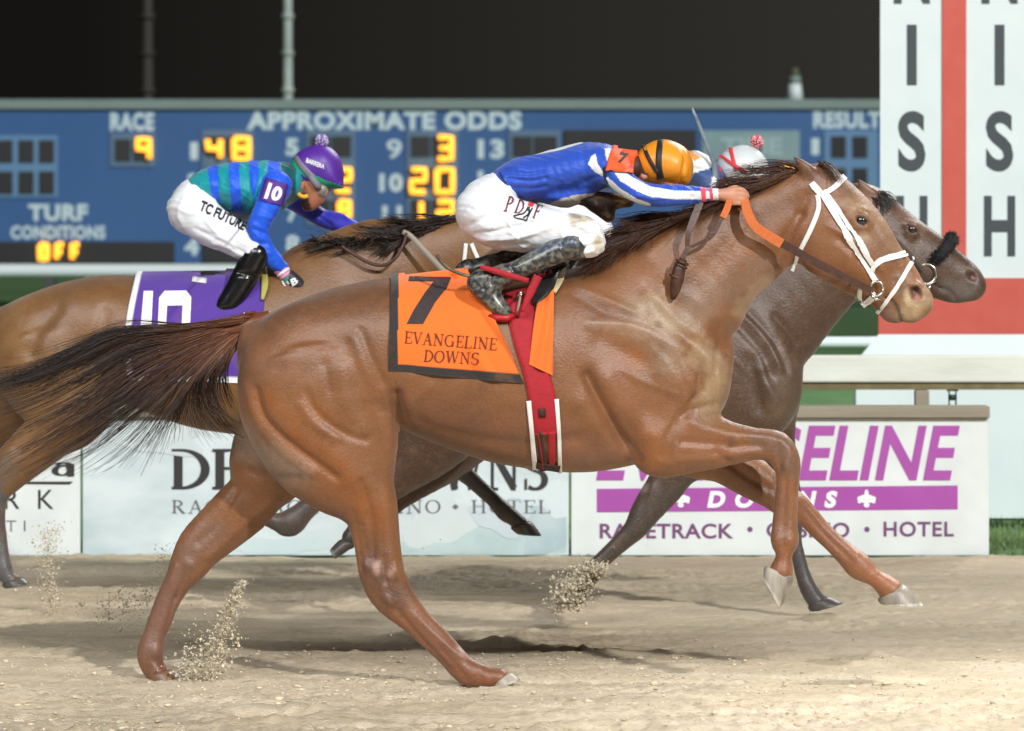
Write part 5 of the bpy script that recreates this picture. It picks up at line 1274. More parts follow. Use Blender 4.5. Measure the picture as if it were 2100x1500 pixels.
bars = [[(0.04, .9), (.86, .9), (.98, 1.0), (.06, 1.0)], [(.60, .905), (.98, .995), (.88, .76), (.62, .45), (.36, 0), (.0, 0), (.16, .3), (.40, .66)]]
for k, b in enumerate(bars): decal(mb, bvc, (np.c_[np.array(b, float), np.full(len(b), k)], [list(range(len(b)))]), lambda u, v: (834 + u * 94, 665 - 97 * v - (u * 0)), .0025, 5)
mb.build("number", cink, cl7, smooth=False)
mb = MB(); ser = lambda s: serif_geo(s, .12, .05)
decal(mb, bvc, ser("EVANGELINE"), quad((829, 704), (1018, 719), (1021, 695), (831, 680)), .0025, 1)
decal(mb, bvc, ser("DOWNS"), quad((869, 742), (982, 748), (984, 724), (872, 718)), .0025, 1)
mb.build("lettering", mat("cloth_maroon", lin(98, 36, 26), .8), cl7, smooth=False)

sd = empty("saddle", W(1060, 552, 0)); tag(sd, "light racing saddle under the rider in blue and white with red girth and flap", "saddle")
bvs = bvh_of(horse7, cl7)
mb = MB()
ribbon(mb, bvs, [(1062, 596), (1074, 680), (1098, 760), (1113, 825), (1119, 888)], [56, 54, 52, 56, 46], .007, mirror=0, nacross=6)
mb.build("girth", red_web, sd)
mb = MB()
ribbon(mb, bvs, [(1084, 822), (1091, 890), (1098, 964)], [10, 9, 11], .009, mirror=0); ribbon(mb, bvs, [(1141, 818), (1146, 890), (1149, 966)], [9, 8, 8], .009, mirror=0)
mb.build("girth_edging", white_strap, sd)
dkw = mat("dark_webbing", lin(58, 40, 34), .7, bump=.2)
mb = MB(); ribbon(mb, bvs, [(1106, 884), (1112, 930), (1118, 962)], [8, 14, 20], .008, mirror=0); ribbon(mb, bvs, [(1100, 950), (1124, 954), (1148, 958)], 12, .010, mirror=0); ribbon(mb, bvs, [(1104, 846), (1118, 845)], 16, .013)
mb.build("girth_strap", dkw, sd)
mb = MB(); ribbon(mb, bvs, [(1103, 886), (1110, 926), (1115, 958)], [3, 3, 3], .012); ribbon(mb, bvs, [(1131, 884), (1132, 926), (1132, 955)], [16, 14, 12], .009, mirror=0); mb.build("red_strip", red_web, sd)
seat = Field(W(960, 600, -.22), W(1180, 500, .22) + (0, 0, .05), .008)
seat.chain(cen_st([(985, 560, 14, 0, .10), (1040, 566, 12, 0, .12), (1110, 558, 14, 0, .12), (1150, 540, 14, 0, .09)], 0), .02)
V, Q = seat.mesh(2); mk("seat", V, Q, mat("black_vinyl", lin(38, 36, 36), .4, bump=.1), sd)
bvx = bvh_of(horse7, cl7)
mb = MB(); ribbon(mb, bvx, [(1120, 556), (1112, 592), (1096, 630)], [62, 52, 8], .022, mirror=0, nacross=6); mb.build("flap", bpy.data.materials["black_vinyl"], sd)
mb = MB(); ribbon(mb, bvx, [(1152, 540), (1146, 580), (1136, 606)], [32, 24, 8], .016, mirror=0, nacross=4); mb.build("pad_point", mat("cream_felt", lin(196, 182, 140), .8), sd)
mb = MB()
for a, b in (((1107, 574), (1108, 586)), ((1107, 575), (1118, 580)), ((1118, 580), (1122, 562)), ((1122, 562), (1132, 573)), ((1132, 573), (1134, 560))): ribbon(mb, bvx, [a, b], 4, .026, dense=False)
mb.build("flap_letter", red_web, sd)
mb = MB()
for s in (-1, 1): strap(mb, [(1104, 566, s * .285), (1086, 604, s * .29), (1072, 640, s * .295)], [18, 16, 7], .0015)
mb.build("stirrup_leather", red_web, sd)

br = empty("bridle", W(1780, 560, 0)); tag(br, "white racing bridle with figure eight noseband on the chestnut and orange gripped reins", "bridle")
mb = MB(); ws = lambda pts, wd_, off=.007: ribbon(mb, bv7, pts, wd_, off, mirror=0, smooth=8, thick=.003)
ws([(1684, 396), (1740, 488), (1796, 578)], [11, 10, 10]); ws([(1688, 392), (1740, 462), (1790, 542)], [10, 10, 9], .008)
ws([(1664, 376), (1674, 388), (1684, 400)], [12, 14, 12], .008); ws([(1682, 402), (1708, 388), (1730, 365)], [10, 11, 12], .009)
mb.build("headstall", white_strap, br, smooth=False)
mb = MB(); ws([(1676, 400), (1680, 425), (1664, 468), (1641, 515), (1624, 556)], [10, 10, 10, 9, 8], .005); mb.build("throat_latch", white_strap, br)
mb = MB(); ws([(1787, 558), (1790, 546), (1798, 537), (1826, 528), (1858, 521)], [10, 12, 13, 13, 12], .008); ws([(1868, 539), (1842, 584), (1812, 628), (1801, 641)], [9, 9, 8, 8], .006)
mb.build("noseband", white_strap, br, smooth=False)
mb = MB(); ws([(1764, 590), (1763, 606), (1765, 618)], [8, 12, 10], .010); ws([(1796, 600), (1784, 614), (1768, 628)], [10, 14, 12], .010); mb.build("bit_guard", white_strap, br)
mb = MB()
for s in (-1, 1):
    a = np.linspace(0, 2 * np.pi, 25)
    mb.tube([W(1798 + 13 * math.cos(t), 592 + 15 * math.sin(t), s * .088) for t in a], .0045, 8)
    mb.tube([W(1786, 604, s * .086), W(1796, 614, s * .088), W(1806, 612, s * .086)], .006, 8)
mb.tube([W(1796, 606, -.085), W(1800, 610, 0), W(1796, 606, .085)], .006, 8)
mb.build("bit", steel, br)
mb = MB()
for s in (-1, 1): strap(mb, [(1527, 410, s * .135), (1533, 436, s * .16), (1547, 462, s * .165), (1570, 480, s * .16), (1603, 500, s * .15)], [16, 19, 19, 20, 20], .005)
strap(mb, [(1497, 408, -.13), (1491, 428, -.16), (1482, 447, -.175)], [12, 14, 13], .004)
mb.build("rein_grip", rubber_o, br, smooth=False)
mb = MB()
for s in (-1, 1): strap(mb, [(1601, 498, s * .148), (1680, 542, s * .125), (1750, 578, s * .108), (1788, 596, s * .092)], [17, 16, 15, 13], .003)
strap(mb, [(1483, 446, -.17), (1460, 484, -.18), (1428, 502, -.185), (1409, 510, -.19)], [5, 9, 6, 5], .003); strap(mb, [(1436, 415, -.15), (1424, 446, -.17), (1412, 478, -.185), (1409, 512, -.19)], [14, 15, 12, 8], .003)
strap(mb, [(1411, 506, -.19), (1402, 526, -.195), (1391, 548, -.20)], [8, 12, 14], .004)
mb.build("rein", leather, br, smooth=False)
mb = MB()
mb.tube([W(1402, 532, -.2), W(1393, 552, -.2), W(1388, 578, -.2), W(1384, 596, -.2), W(1380, 614, -.195)], [.013, .022, .022, .018, .008], 12)
for t in (536, 543, 566): mb.tube([W(1402 - (t - 532) * .45, t, -.2), W(1400 - (t - 532) * .45, t + 5, -.2)], .0235, 12)
mb.build("rein_knot", leather, br)
mb = MB(); ribbon(mb, bv7, [(1745, 574), (1753, 579)], 15, .03); mb.build("buckle", steel, br)

# ------------------------------------------------------------------ riders
SKIN = lin(196, 140, 112); HAIRD = lin(44, 32, 28)
skin_m = mat("skin", attr=True, rough=.5, var=.2, vscale=40, vcol=lin(176, 108, 84), sub=.05)
silk_m = mat("racing_silk", attr=True, rough=.5, spec=.4, var=.15, vscale=18, vcol=lin(30, 50, 120), bump=.45, bscale=22, stretch=(.5, 1, 1.6), sheen=.15)
white_cl = mat("white_breeches", attr=True, rough=.75, var=.10, vscale=16, vcol=lin(206, 206, 204), bump=.55, bscale=13, stretch=(.6, 1, 2.2))
boot_mud = mat("muddy_boot", attr=True, rough=.32, spec=.6, var=.7, vscale=60, vcol=lin(140, 138, 118), vlo=.44, vhi=.66, vdetail=8)
boot_cl = mat("polished_boot", lin(22, 21, 22), .22, spec=.6, bump=.12, bscale=18)

def paintpoly(V, base, polys, yc):
    Vn = V.copy(); Vn[:, 1] = yc - np.abs(V[:, 1] - yc)
    px, py = topx(Vn)
    col = np.tile(np.array(base, float), (len(V), 1))
    for poly, c in polys: col[inpoly(px, py, poly)] = c
    return col
def part(name, chains, h, yc, m, parent, base, polys=(), folds=(), sm=2, k=.03, cuts=(), wr=0.0):
    A = np.vstack([np.array(cen_st(c, yc)) for c in chains])
    F = Field(A[:, :3].min(0) - A[:, 3:].max(1).max() - .05, A[:, :3].max(0) + A[:, 3:].max(1).max() + .05, h)
    for c in chains: F.chain(cen_st(c, yc), .005 if max(q[2] for q in c) < 6.2 else k)
    for c in cuts: F.chain(cen_st(c, yc), .01, cut=True)
    V, Q = F.mesh(sm)
    if folds: V = sculpt(V, Q, yc, [(p_, w_, a_ * 1.5) for p_, w_, a_ in folds])
    if wr:                                                          # small creases of the cloth
        N = normals(V, Q); s_ = V[:, 0] * .8 - V[:, 2] * .6; q_ = V[:, 0] * .6 + V[:, 2] * .8
        n1 = 1 - 2 * np.abs(fbm(s_ * 9 + V[:, 1] * 6 + 7, q_ * 26 + V[:, 1] * 9, 101, 3) - .47) * 2.2; n2 = 1 - 2 * np.abs(fbm(q_ * 7 + 3, s_ * 17 + V[:, 1] * 8, 131, 2) - .4) * 2
        V = V + N * (wr * (.65 * n1 ** 3 + .35 * n2 - .5))[:, None]
    return mk(name, V, Q, m, parent, paintpoly(V, base, polys, yc), origin=None if parent else (np.array(V).mean(0)))

def fingers(knx, kny, y, s=1.0, side=-1):
    """four fingers closed on a rein and a thumb over it, as chains (cx, cy, r, dy, w)"""
    out = []
    for i in range(4):
        ky = kny + (i - 1.2) * 9.6 * s; L = (1.0, 1.12, 1.05, .85)[i] * s
        r = (4.9, 5.0, 4.8, 4.3)[i] * s
        m = r / 600 * .95
        out.append([(knx - 16 * s, ky + 1, r * 1.1, y, m * 1.1), (knx + 2 * s, ky, r * 1.12, y + side * .012, m), (knx + 15 * L, ky + 4 * s, r, y + side * .004, m), (knx + 13 * L, ky + 11 * s, r * .92, y - side * .018, m), (knx + 2 * s, ky + 11 * s, r * .85, y - side * .03, m)])
    out.append([(knx - 26 * s, kny - 4 * s, 7 * s, y - side * .012, .011), (knx - 6 * s, kny - 14 * s, 6.6 * s, y - side * .022, .010), (knx + 12 * s, kny - 8 * s, 6 * s, y - side * .018, .009), (knx + 20 * s, kny + 2 * s, 5.2 * s, y - side * .006, .008)])
    return out

# ---- rider of number 7
r7torso = [[(1040, 375, 36, 0, .13), (1066, 366, 42, 0, .145), (1100, 366, 49, 0, .16), (1147, 356, 51, 0, .18), (1194, 346, 53, 0, .195), (1232, 340, 46, 0, .19), (1258, 338, 32, 0, .14)]]
r7arm = lambda s: [(1236, 338, 34, s * .15, .058), (1256, 352, 31, s * .185, .055), (1278, 372, 26, s * .20, .048), (1306, 391, 24, s * .205, .043), (1336, 400, 23.5, s * .20, .041), (1390, 401, 22, s * .175, .038), (1436, 400, 16.5, s * .145, .030), (1468, 399, 12.5, s * .125, .024)]
shr = lambda ch, g: [[(a, b, max(2, r - g), dy, w - g / 600) for a, b, r, dy, w in c] for c in ch]
body7 = shr(r7torso, 10) + shr([r7arm(-1), r7arm(1)], 5) + [[(1250, 338, 26, 0, .06), (1300, 345, 26, 0, .055), (1335, 345, 34, 0, .07)], [(1340, 338, 38, 0, .078), (1362, 338, 37, 0, .078)], [(1358, 362, 26, 0, .06), (1384, 384, 17, 0, .045), (1394, 396, 10, 0, .03)], [(1386, 368, 6, 0, .012), (1398, 374, 7, 0, .016)], [(1321, 362, 8, -.078, .012), (1320, 362, 8, .078, .012)][:1],
    [(1040, 380, 32, 0, .12), (1000, 428, 50, 0, .15)]]
for s in (-1, 1):
    body7 += [[(1000, 432, 46, s * .08, .08), (1080, 462, 40, s * .15, .07), (1196, 488, 24, s * .22, .045), (1176, 506, 16, s * .237, .034), (1110, 530, 14, s * .245, .03), (1030, 566, 12, s * .25, .028), (990, 582, 12, s * .25, .028), (1036, 640, 7, s * .255, .025)]]
    body7 += [[(1466, 399, 10, s * .125, .022), (1484, 400, 13, s * .125, .020), (1506, 402, 17, s * .124, .019)]] + [[(a, b, r, (dy if s < 0 else -dy), w) for a, b, r, dy, w in f] for f in fingers(1512, 400, -.125)]
rider7 = part("person", body7, .0042, 0, skin_m, None, SKIN, [([(1290, 320), (1345, 320), (1350, 372), (1316, 356), (1296, 380)], HAIRD)], k=.012)
tag(rider7, "rider in blue and white silks and gold cap crouched over the chestnut's neck", "person", "jockeys")
r4 = lambda *p: [(1200 + x / 4.166, 200 + y / 4.166) for x, y in p]
r3 = lambda *p: [(800 + x / 4.166, 200 + y / 4.166) for x, y in p]
BLUE = lin(40, 82, 192); WHT = lin(226, 228, 230)
jk = [(r3((1215, 494), (1440, 428), (1665, 374), (1640, 392), (1450, 452), (1300, 480)), WHT), (r3((1690, 570), (1720, 500), (1755, 478), (1770, 560), (1825, 650), (1815, 675), (1750, 640)), WHT), (r3((1832, 440), (1880, 432), (1880, 545), (1850, 545)), WHT),
      (r4((235, 620), (320, 622), (410, 685), (560, 762), (760, 795), (980, 800), (1130, 798), (1130, 862), (980, 872), (760, 872), (560, 848), (440, 800), (300, 715)), WHT), (r4((172, 672), (205, 690), (300, 780), (440, 866), (560, 908), (560, 935), (440, 900), (290, 835), (170, 715)), WHT),
      (r4((1090, 760), (1140, 760), (1140, 900), (1090, 900)), WHT), (r4((982, 755), (1028, 755), (1038, 900), (1000, 905)), lin(232, 78, 84)), (r4((1055, 755), (1085, 755), (1098, 900), (1070, 900)), lin(226, 66, 88)),
      (r4((150, 600), (180, 590), (185, 640), (182, 700), (200, 740), (180, 740), (155, 690)), lin(28, 32, 46)), (r3((925, 640), (945, 640), (1005, 760), (1075, 850), (1060, 850), (990, 770)), lin(30, 36, 60)), (r3((1340, 920), (1450, 868), (1600, 830), (1800, 815), (1800, 900), (1500, 990), (1350, 960)), lin(196, 188, 176))]
folds7 = [([(1035, 350), (1075, 356), (1110, 352)], 4, -.004), ([(1040, 366), (1085, 372), (1120, 366)], 4, -.005), ([(1046, 384), (1090, 388), (1120, 384)], 4, -.004), ([(1038, 342), (1070, 345)], 4, .004), ([(1200, 372), (1225, 366), (1245, 362)], 5, -.005), ([(1190, 385), (1220, 378)], 5, .004), ([(1300, 380), (1325, 392), (1350, 392)], 4, -.003), ([(1120, 400), (1160, 388), (1200, 384)], 8, -.004), ([(1310, 402), (1340, 408), (1370, 405)], 4, .003), ([(1395, 395), (1420, 404)], 4, -.003)]
jac7 = part("racing_jacket", r7torso + [r7arm(-1), r7arm(1), [(1130, 408, 12, 0, .10), (1165, 408, 18, 0, .12), (1205, 396, 16, 0, .12)]], .0036, 0, silk_m, rider7, BLUE, jk, folds7, wr=.005)
pol = lambda *p: list(p)
STAIN = lin(186, 170, 138)
p7 = [[(1037, 382, 37, 0, .13), (1010, 408, 50, 0, .155), (996, 430, 61, 0, .17)]]
for s in (-1, 1): p7.append([(996, 436, 57, s * .07, .095), (1030, 456, 57, s * .11, .092), (1092, 468, 49, s * .16, .082), (1146, 474, 41, s * .20, .072), (1192, 484, 41, s * .225, .064), (1206, 494, 37, s * .23, .06)])
br7_f = [([(975, 480), (1040, 470), (1110, 452)], 5, -.006), ([(990, 492), (1060, 488), (1130, 468)], 5, .005), ([(965, 462), (1010, 440), (1050, 428)], 6, -.004), ([(1000, 400), (960, 430), (945, 460)], 5, .003), ([(1130, 446), (1170, 452), (1200, 446)], 5, -.006), ([(1160, 470), (1195, 462), (1225, 464)], 5, -.006), ([(1180, 490), (1205, 482), (1232, 482)], 4, -.005), ([(1190, 512), (1210, 505), (1232, 500)], 4, -.005), ([(1175, 460), (1200, 470)], 4, .005), ([(1020, 505), (1080, 502)], 5, -.005), ([(985, 380), (1000, 372)], 4, .004), ([(1200, 520), (1218, 512)], 4, .004)]
BR = lin(232, 235, 242)
brs7 = part("breeches", p7, .005, 0, white_cl, rider7, BR, (), br7_f, wr=.0075)
me = brs7.data; vv = np.array([v.co[:] for v in me.vertices]) + wloc(brs7)
cc = paint(vv, None, BR, [([(1176, 452), (1204, 448)], 15, STAIN, .7), ([(1226, 492), (1224, 505)], 14, STAIN, .75), ([(1195, 470), (1180, 462)], 10, lin(196, 184, 158), .5), ([(1040, 392), (1052, 410)], 10, lin(204, 194, 170), .5), ([(1170, 440), (1190, 446)], 6, lin(110, 84, 56), .6), ([(1150, 470), (1120, 470)], 12, lin(206, 198, 180), .4)])
me.color_attributes["Col"].data.foreach_set("color", np.concatenate([cc, np.ones((len(cc), 1))], 1).astype(np.float32).ravel())
part('body_protector', [[(1170, 404, 12, 0, .10), (1205, 408, 16, 0, .10), (1250, 412, 17, 0, .10), (1290, 414, 12, 0, .10)], [(1222, 424, 13, 0, .09), (1248, 444, 13, 0, .08)]], .006, 0, mat('mottled_vest', lin(56, 44, 40), .7, var=.9, vscale=16, vcol=lin(150, 112, 74), vlo=.50, vhi=.60), rider7, (.1, .1, .1))
bvp = bvh_of(brs7); mb = MB()
r3p = lambda x, y: (800 + x / 4.166, 200 + y / 4.166)
decal(mb, bvp, serif_geo("P", .16), quad(r3p(972, 975), r3p(1025, 990), r3p(1065, 860), r3p(1010, 848)), .0025, 2)
decal(mb, bvp, serif_geo("D", .16), quad(r3p(1060, 990), r3p(1125, 1005), r3p(1160, 890), r3p(1100, 878)), .0025, 2)
decal(mb, bvp, serif_geo("F", .16), quad(r3p(1215, 1030), r3p(1262, 1045), r3p(1310, 925), r3p(1255, 915)), .0025, 2)
mb.build("stitched_letters", mat("maroon_stitch", lin(116, 34, 50), .7), brs7, smooth=False)
mb = MB()
decal(mb, bvp, poly_geo([(0, 0), (1, 0), (1, 1), (0, 1)]), quad(r3p(1175, 930), r3p(1222, 940), r3p(1232, 905), r3p(1186, 898)), .003, 4)
mb.build("emblem_patch", mat("red_stitch", lin(220, 66, 50), .7), brs7, smooth=False)
mb = MB()
for a in ([(1180, 940), (1160, 980), (1130, 1000), (1060, 1010)], [(1060, 1010), (1065, 1030), (1120, 1040), (1165, 1052)], [(1215, 950), (1190, 1000), (1165, 1052)], [(1190, 940), (1185, 1000), (1140, 1030)], [(1175, 965), (1205, 975)]):
    ribbon(mb, bvp, [r3p(*p) for p in a], 2.6, .003, nacross=2, step=3, thick=.002)
mb.build("emblem_outline", mat("black_stitch", lin(36, 34, 38), .7), brs7, smooth=False)
def shift(chs, dx, dy_): return [[(a + dx, b_ + dy_, r, q, w_) for a, b_, r, q, w_ in c] for c in chs]
for s in (-1, 1):
    b = part("boot", [[(x_ - (26 if s > 0 else 0), y_ - (20 if s > 0 else 0), *q_) for x_, y_, *q_ in c_] for c_ in [[(1184, 508, 27, s * .237, .052), (1160, 508, 28, s * .24, .052), (1115, 528, 24, s * .245, .047), (1062, 553, 20, s * .25, .041), (1020, 570, 19, s * .25, .038)], [(985, 572, 20, s * .25, .036), (978, 582, 21, s * .25, .036), (1000, 604, 22, s * .252, .038), (1022, 628, 19, s * .255, .037), (1038, 642, 13, s * .255, .033)], [(1030, 566, 20, s * .25, .036), (1000, 580, 22, s * .25, .036)],
                      [(1176, 496, 16, s * .245, .05), (1174, 486, 5, s * .25, .03)]]], .005, 0, boot_mud, rider7, lin(44, 46, 54), [([(1120, 480), (1190, 478), (1190, 505), (1130, 512), (1080, 530), (1080, 515)], lin(64, 74, 96))], [([(1150, 500), (1165, 535)], 3, -.003), ([(1045, 548), (1070, 575)], 4, -.004), ([(1000, 585), (1020, 600)], 4, .003), ([(1010, 560), (990, 592)], 5, -.005)])
mb = MB()
for s in (-1, 1):
    P = [W(x, y, s * yy) for x, y, yy in ((986, 544, .295), (1012, 553, .30), (1045, 563, .30), (1082, 574, .298))]
    strap(mb, [(985, 548, s * .298), (1012, 555, s * .302), (1045, 565, s * .302), (1084, 576, s * .298)], [9, 12, 12, 10], .002)
mb.build("ankle_strap", red_web, rider7)
st7 = MB()
for s in (-1, 1):
    st7.tube([W(1004, 648, s * .25), W(1020, 652, s * .255), W(1040, 652, s * .255), W(1054, 646, s * .25)], [.010, .016, .016, .010], 12, flat=2.2)
st7.build("stirrup_tread", mat("red_plastic", lin(178, 30, 36), .4), sd)
mb = MB()
for s in (-1, 1): mb.tube([W(1056, 650, s * .26), W(1062, 634, s * .29), W(1066, 612, s * .30), W(1070, 600, s * .305), W(1060, 610, s * .22), W(1050, 640, s * .215)], .0055, 8)
mb.build("stirrup_iron", steel, sd)
hel7 = part("helmet", [[(1348, 336, 45, 0, .094), (1360, 333, 47, 0, .098), (1374, 336, 45, 0, .094)], [(1384, 344, 34, 0, .085), (1398, 356, 22, 0, .075), (1402, 366, 15, 0, .068)]], .0048, 0, mat("gold_satin", attr=True, rough=.38, var=.3, vscale=12, vcol=lin(212, 132, 36), bump=.15, bscale=22), rider7, lin(236, 152, 40), (), [([(1398, 300), (1405, 330), (1394, 378)], 4, -.005)], k=.025, cuts=[[(1325, 392, 22, 0, .2), (1360, 402, 20, 0, .2)]])
bvh7h = bvh_of(hel7); mb = MB()
ribbon(mb, bvh7h, [(1355, 287), (1352, 312), (1351, 340), (1355, 368)], [11, 12, 12, 15], .004, mirror=0); ribbon(mb, bvh7h, [(1320, 298), (1330, 324), (1347, 352)], [7, 8, 8], .004, mirror=0)
mb.build("goggle_strap", mat("black_elastic", lin(36, 36, 40), .6), hel7)
mb = MB(); decal(mb, bvh7h, text_geo("OGIO"[:0] or "- - -", .02), quad((1325, 312), (1329, 310), (1321, 296), (1318, 298)), .007, 1); mb.build("strap_mark", mat("yellow_stitch", lin(232, 190, 60), .6), hel7, smooth=False)
bvj = bvh_of(jac7); mb = MB()
ribbon(mb, bvj, [(1281, 306), (1278, 330), (1274, 354)], [52, 60, 60], .010, nacross=18)
ab7 = mb.build("armband", mat("orange_cloth", lin(234, 88, 32), .7, bump=.1), rider7)
mb = MB(); decal(mb, bvh_of(ab7), text_geo("7", .04), quad((1266, 334), (1281, 338), (1290, 316), (1272, 312)), .002, 2); mb.build("number", cink, ab7, smooth=False)
whip7 = MB(); whip7.tube(catmull(np.array([W(897, 524, -.22), W(908, 540, -.23), W(930, 556, -.24), W(968, 567, -.25), W(1010, 560, -.27)]), 5), .006, 8, flat=1.6)
tag(whip7.build("riding_crop", mat("crop_leather", lin(70, 56, 44), .5, var=.5, vscale=30, vcol=lin(190, 172, 140))), "dark curved riding crop sticking out behind the boot of the rider in blue", "whip", "riding crops")

# ---- rider of number 10
y = Y10
r2 = lambda *p: [(300 + a / 3, 200 + b / 3) for a, b in p]
TEAL = lin(8, 152, 160); BL10 = lin(26, 92, 230)
t10 = [[(408, 384, 27, 0, .12), (430, 382, 38, 0, .135), (460, 382, 46, 0, .15), (500, 386, 55, 0, .17), (545, 385, 55, 0, .185), (582, 378, 44, 0, .16), (600, 376, 32, 0, .11)]]
a10 = lambda s: [(566, 382, 34, s * .16, .062), (556, 408, 29, s * .20, .055), (540, 440, 26, s * .22, .05), (528, 476, 22, s * .225, .044), (534, 500, 22, s * .22, .043), (556, 528, 20, s * .20, .04), (580, 553, 14, s * .17, .03)]
f10 = [(580, 385, 34, .14, .06), (622, 420, 24, .20, .05), (658, 446, 20, .22, .044), (690, 456, 21, .21, .044), (728, 471, 17, .18, .036)]
head10 = [[(590, 378, 26, 0, .06), (620, 380, 28, 0, .06)], [(648, 352, 44, 0, .078), (645, 372, 38, 0, .075)], [(646, 392, 28, 0, .062), (638, 412, 20, 0, .05), (630, 422, 12, 0, .036)], [(655, 396, 8, 0, .018), (657, 410, 7, 0, .018)], [(645, 424, 5, 0, .03), (650, 418, 4, 0, .026)], [(616, 378, 10, -.076, .012), (616, 384, 8, -.076, .012)], [(616, 378, 10, .076, .012), (616, 384, 8, .076, .012)]]
hand = lambda s: [[(582, 556, 12, s * .17, .026), (594, 572, 14, s * .165, .022), (606, 584, 15, s * .16, .02)]]
body10 = shr(t10 + [a10(-1), f10], 10) + head10 + [[(410, 390, 30, 0, .12), (396, 424, 42, 0, .14)], [(728, 471, 13, .18, .03), (750, 478, 13, .16, .022), (768, 482, 12, .15, .02)]] + [[(a, b, r, -dy, w) for a, b, r, dy, w in f] for f in fingers(772, 482, -.15, .8)]
for s in (-1, 1): body10 += [[(400, 430, 36, s * .08, .07), (480, 490, 24, s * .165, .05), (518, 522, 18, s * .21, .04), (502, 568, 16, s * .222, .035), (464, 624, 13, s * .23, .03), (490, 655, 8, s * .235, .025)]]
rider10 = part("person", body10, .0065, y, skin_m, None, lin(178, 118, 90), [([(592, 348), (622, 350), (622, 372), (606, 400), (594, 400)], HAIRD), ([(616, 398), (630, 396), (636, 420), (640, 440), (610, 440)], lin(70, 46, 40))], k=.012)
tag(rider10, "rider in teal and blue striped silks and purple cap on the number 10 horse", "person", "jockeys")
js = [(r2((375, 415), (440, 395), (445, 520), (455, 660), (405, 620), (385, 500)), BL10), (r2((505, 380), (572, 380), (575, 520), (590, 640), (600, 760), (525, 690), (510, 520)), BL10), (r2((632, 375), (692, 375), (690, 500), (660, 640), (640, 520)), BL10), (r2((755, 370), (835, 370), (810, 500), (730, 620), (740, 480)), BL10), (r2((835, 370), (920, 370), (920, 640), (800, 660)), lin(14, 84, 84))]
jac10 = part("racing_jacket", t10, .0055, y, silk_m, rider10, TEAL, js, [([(440, 345), (452, 410), (470, 428)], 5, -.005), ([(505, 340), (510, 400), (500, 440)], 5, -.006), ([(545, 340), (530, 380)], 5, .004), ([(470, 340), (480, 420)], 6, .004)], wr=.007)
sl = lambda c, nm, colr, f: part(nm, [c], .0055, y, silk_m, rider10, colr, (), f, wr=.007)
s1 = sl(a10(-1), "sleeve", BL10, [([(515, 470), (540, 480)], 5, -.005), ([(520, 500), (550, 500)], 5, -.004), ([(530, 440), (560, 450)], 6, .004)])
s2 = sl(f10, "sleeve", lin(64, 66, 206), [([(640, 440), (670, 460)], 5, -.004)])
mb = MB(); bva = bvh_of(s1, jac10)
ribbon(mb, bva, [(568, 372), (562, 394), (556, 416)], [44, 46, 46], .007, nacross=8)
ab10 = mb.build("armband", mat("purple_cloth", lin(84, 48, 140), .7), rider10)
mb = MB(); decal(mb, bvh_of(ab10), text_geo("10", .05), quad((541, 408), (572, 414), (582, 388), (552, 374)), .002, 2); mb.build("number", mat("white_stitch", lin(236, 236, 236), .7), ab10, smooth=False)
mb = MB(); bvw = bvh_of(s1)
mb.tube([W(566, 562, y - .17), W(572, 556, y - .17)], .034, 14); 
for k, (c, x0, y0) in enumerate(((lin(224, 150, 180), 574, 554), (lin(236, 214, 226), 579, 560), (lin(220, 150, 184), 584, 566), (lin(20, 140, 120), 590, 572))):
    pass
CUFF = [(lin(226, 150, 184), 0), (lin(238, 218, 228), 1), (lin(226, 150, 184), 2), (lin(24, 150, 130), 3)]
mb = MB()
for c, k in CUFF: mb.tube([W(574 + k * 5, 550 + k * 6, y - .172), W(578 + k * 5, 555.5 + k * 6, y - .172)], [.0315 - .001 * k] * 2, 16, np.array(c))
mb.build("wristband", mat("wrist_tape", attr=True, rough=.7), rider10)
gl = part("glove", [[(592, 566, 14, -.17, .03), (602, 578, 17, -.17, .030), (612, 588, 17, -.165, .028)]] + [[(a, b, r * 1.1, dy, w * 1.15) for a, b, r, dy, w in f] for f in fingers(622, 590, -.16, .8)], .0055, y, mat("black_glove", attr=True, rough=.5), rider10, lin(40, 40, 44), k=.014)
mb = MB(); bvg = bvh_of(gl)
decal(mb, bvg, text_geo("H", .04), quad((583, 588), (594, 582), (588, 572), (577, 577)), .002, 2); decal(mb, bvg, text_geo("B", .04), quad((600, 588), (612, 580), (606, 568), (595, 574)), .002, 2)
mb.build("glove_marks", bpy.data.materials["white_stitch"], gl, smooth=False)
b10 = [[(410, 390, 30, 0, .125), (402, 412, 46, 0, .15), (394, 430, 51, 0, .16)]]
for s in (-1, 1): b10.append([(396, 432, 46, s * .07, .09), (430, 460, 44, s * .13, .085), (478, 488, 36, s * .18, .07), (520, 512, 30, s * .21, .06)])
brs10 = part("breeches", b10, .006, y, white_cl, rider10, BR, (), [([(400, 470), (450, 495), (500, 520)], 5, -.004), ([(380, 400), (365, 440), (375, 465)], 5, .004), ([(420, 500), (470, 520)], 4, -.005), ([(395, 370), (380, 400)], 4, -.003)], wr=.009)
mb = MB(); decal(mb, bvh_of(brs10), text_geo("TC FUTURE", .035, .1), quad((409, 432), (500, 475), (508, 456), (415, 411)), .003, 1); mb.build("stitched_letters", bpy.data.materials["black_stitch"], brs10, smooth=False)
for s in (-1, 1):
    part("boot", [[(526, 522, 29, s * .215, .060), (512, 550, 28, s * .22, .056), (488, 594, 26, s * .225, .05), (464, 628, 23, s * .23, .045), (452, 646, 21, s * .23, .042)], [(430, 654, 22, s * .232, .042), (466, 668, 19, s * .235, .04), (504, 676, 13, s * .235, .036)]], .0065, y, boot_cl, rider10, (.02, .02, .02), (), [([(490, 560), (530, 570)], 5, -.005), ([(440, 635), (480, 640)], 5, -.005)])
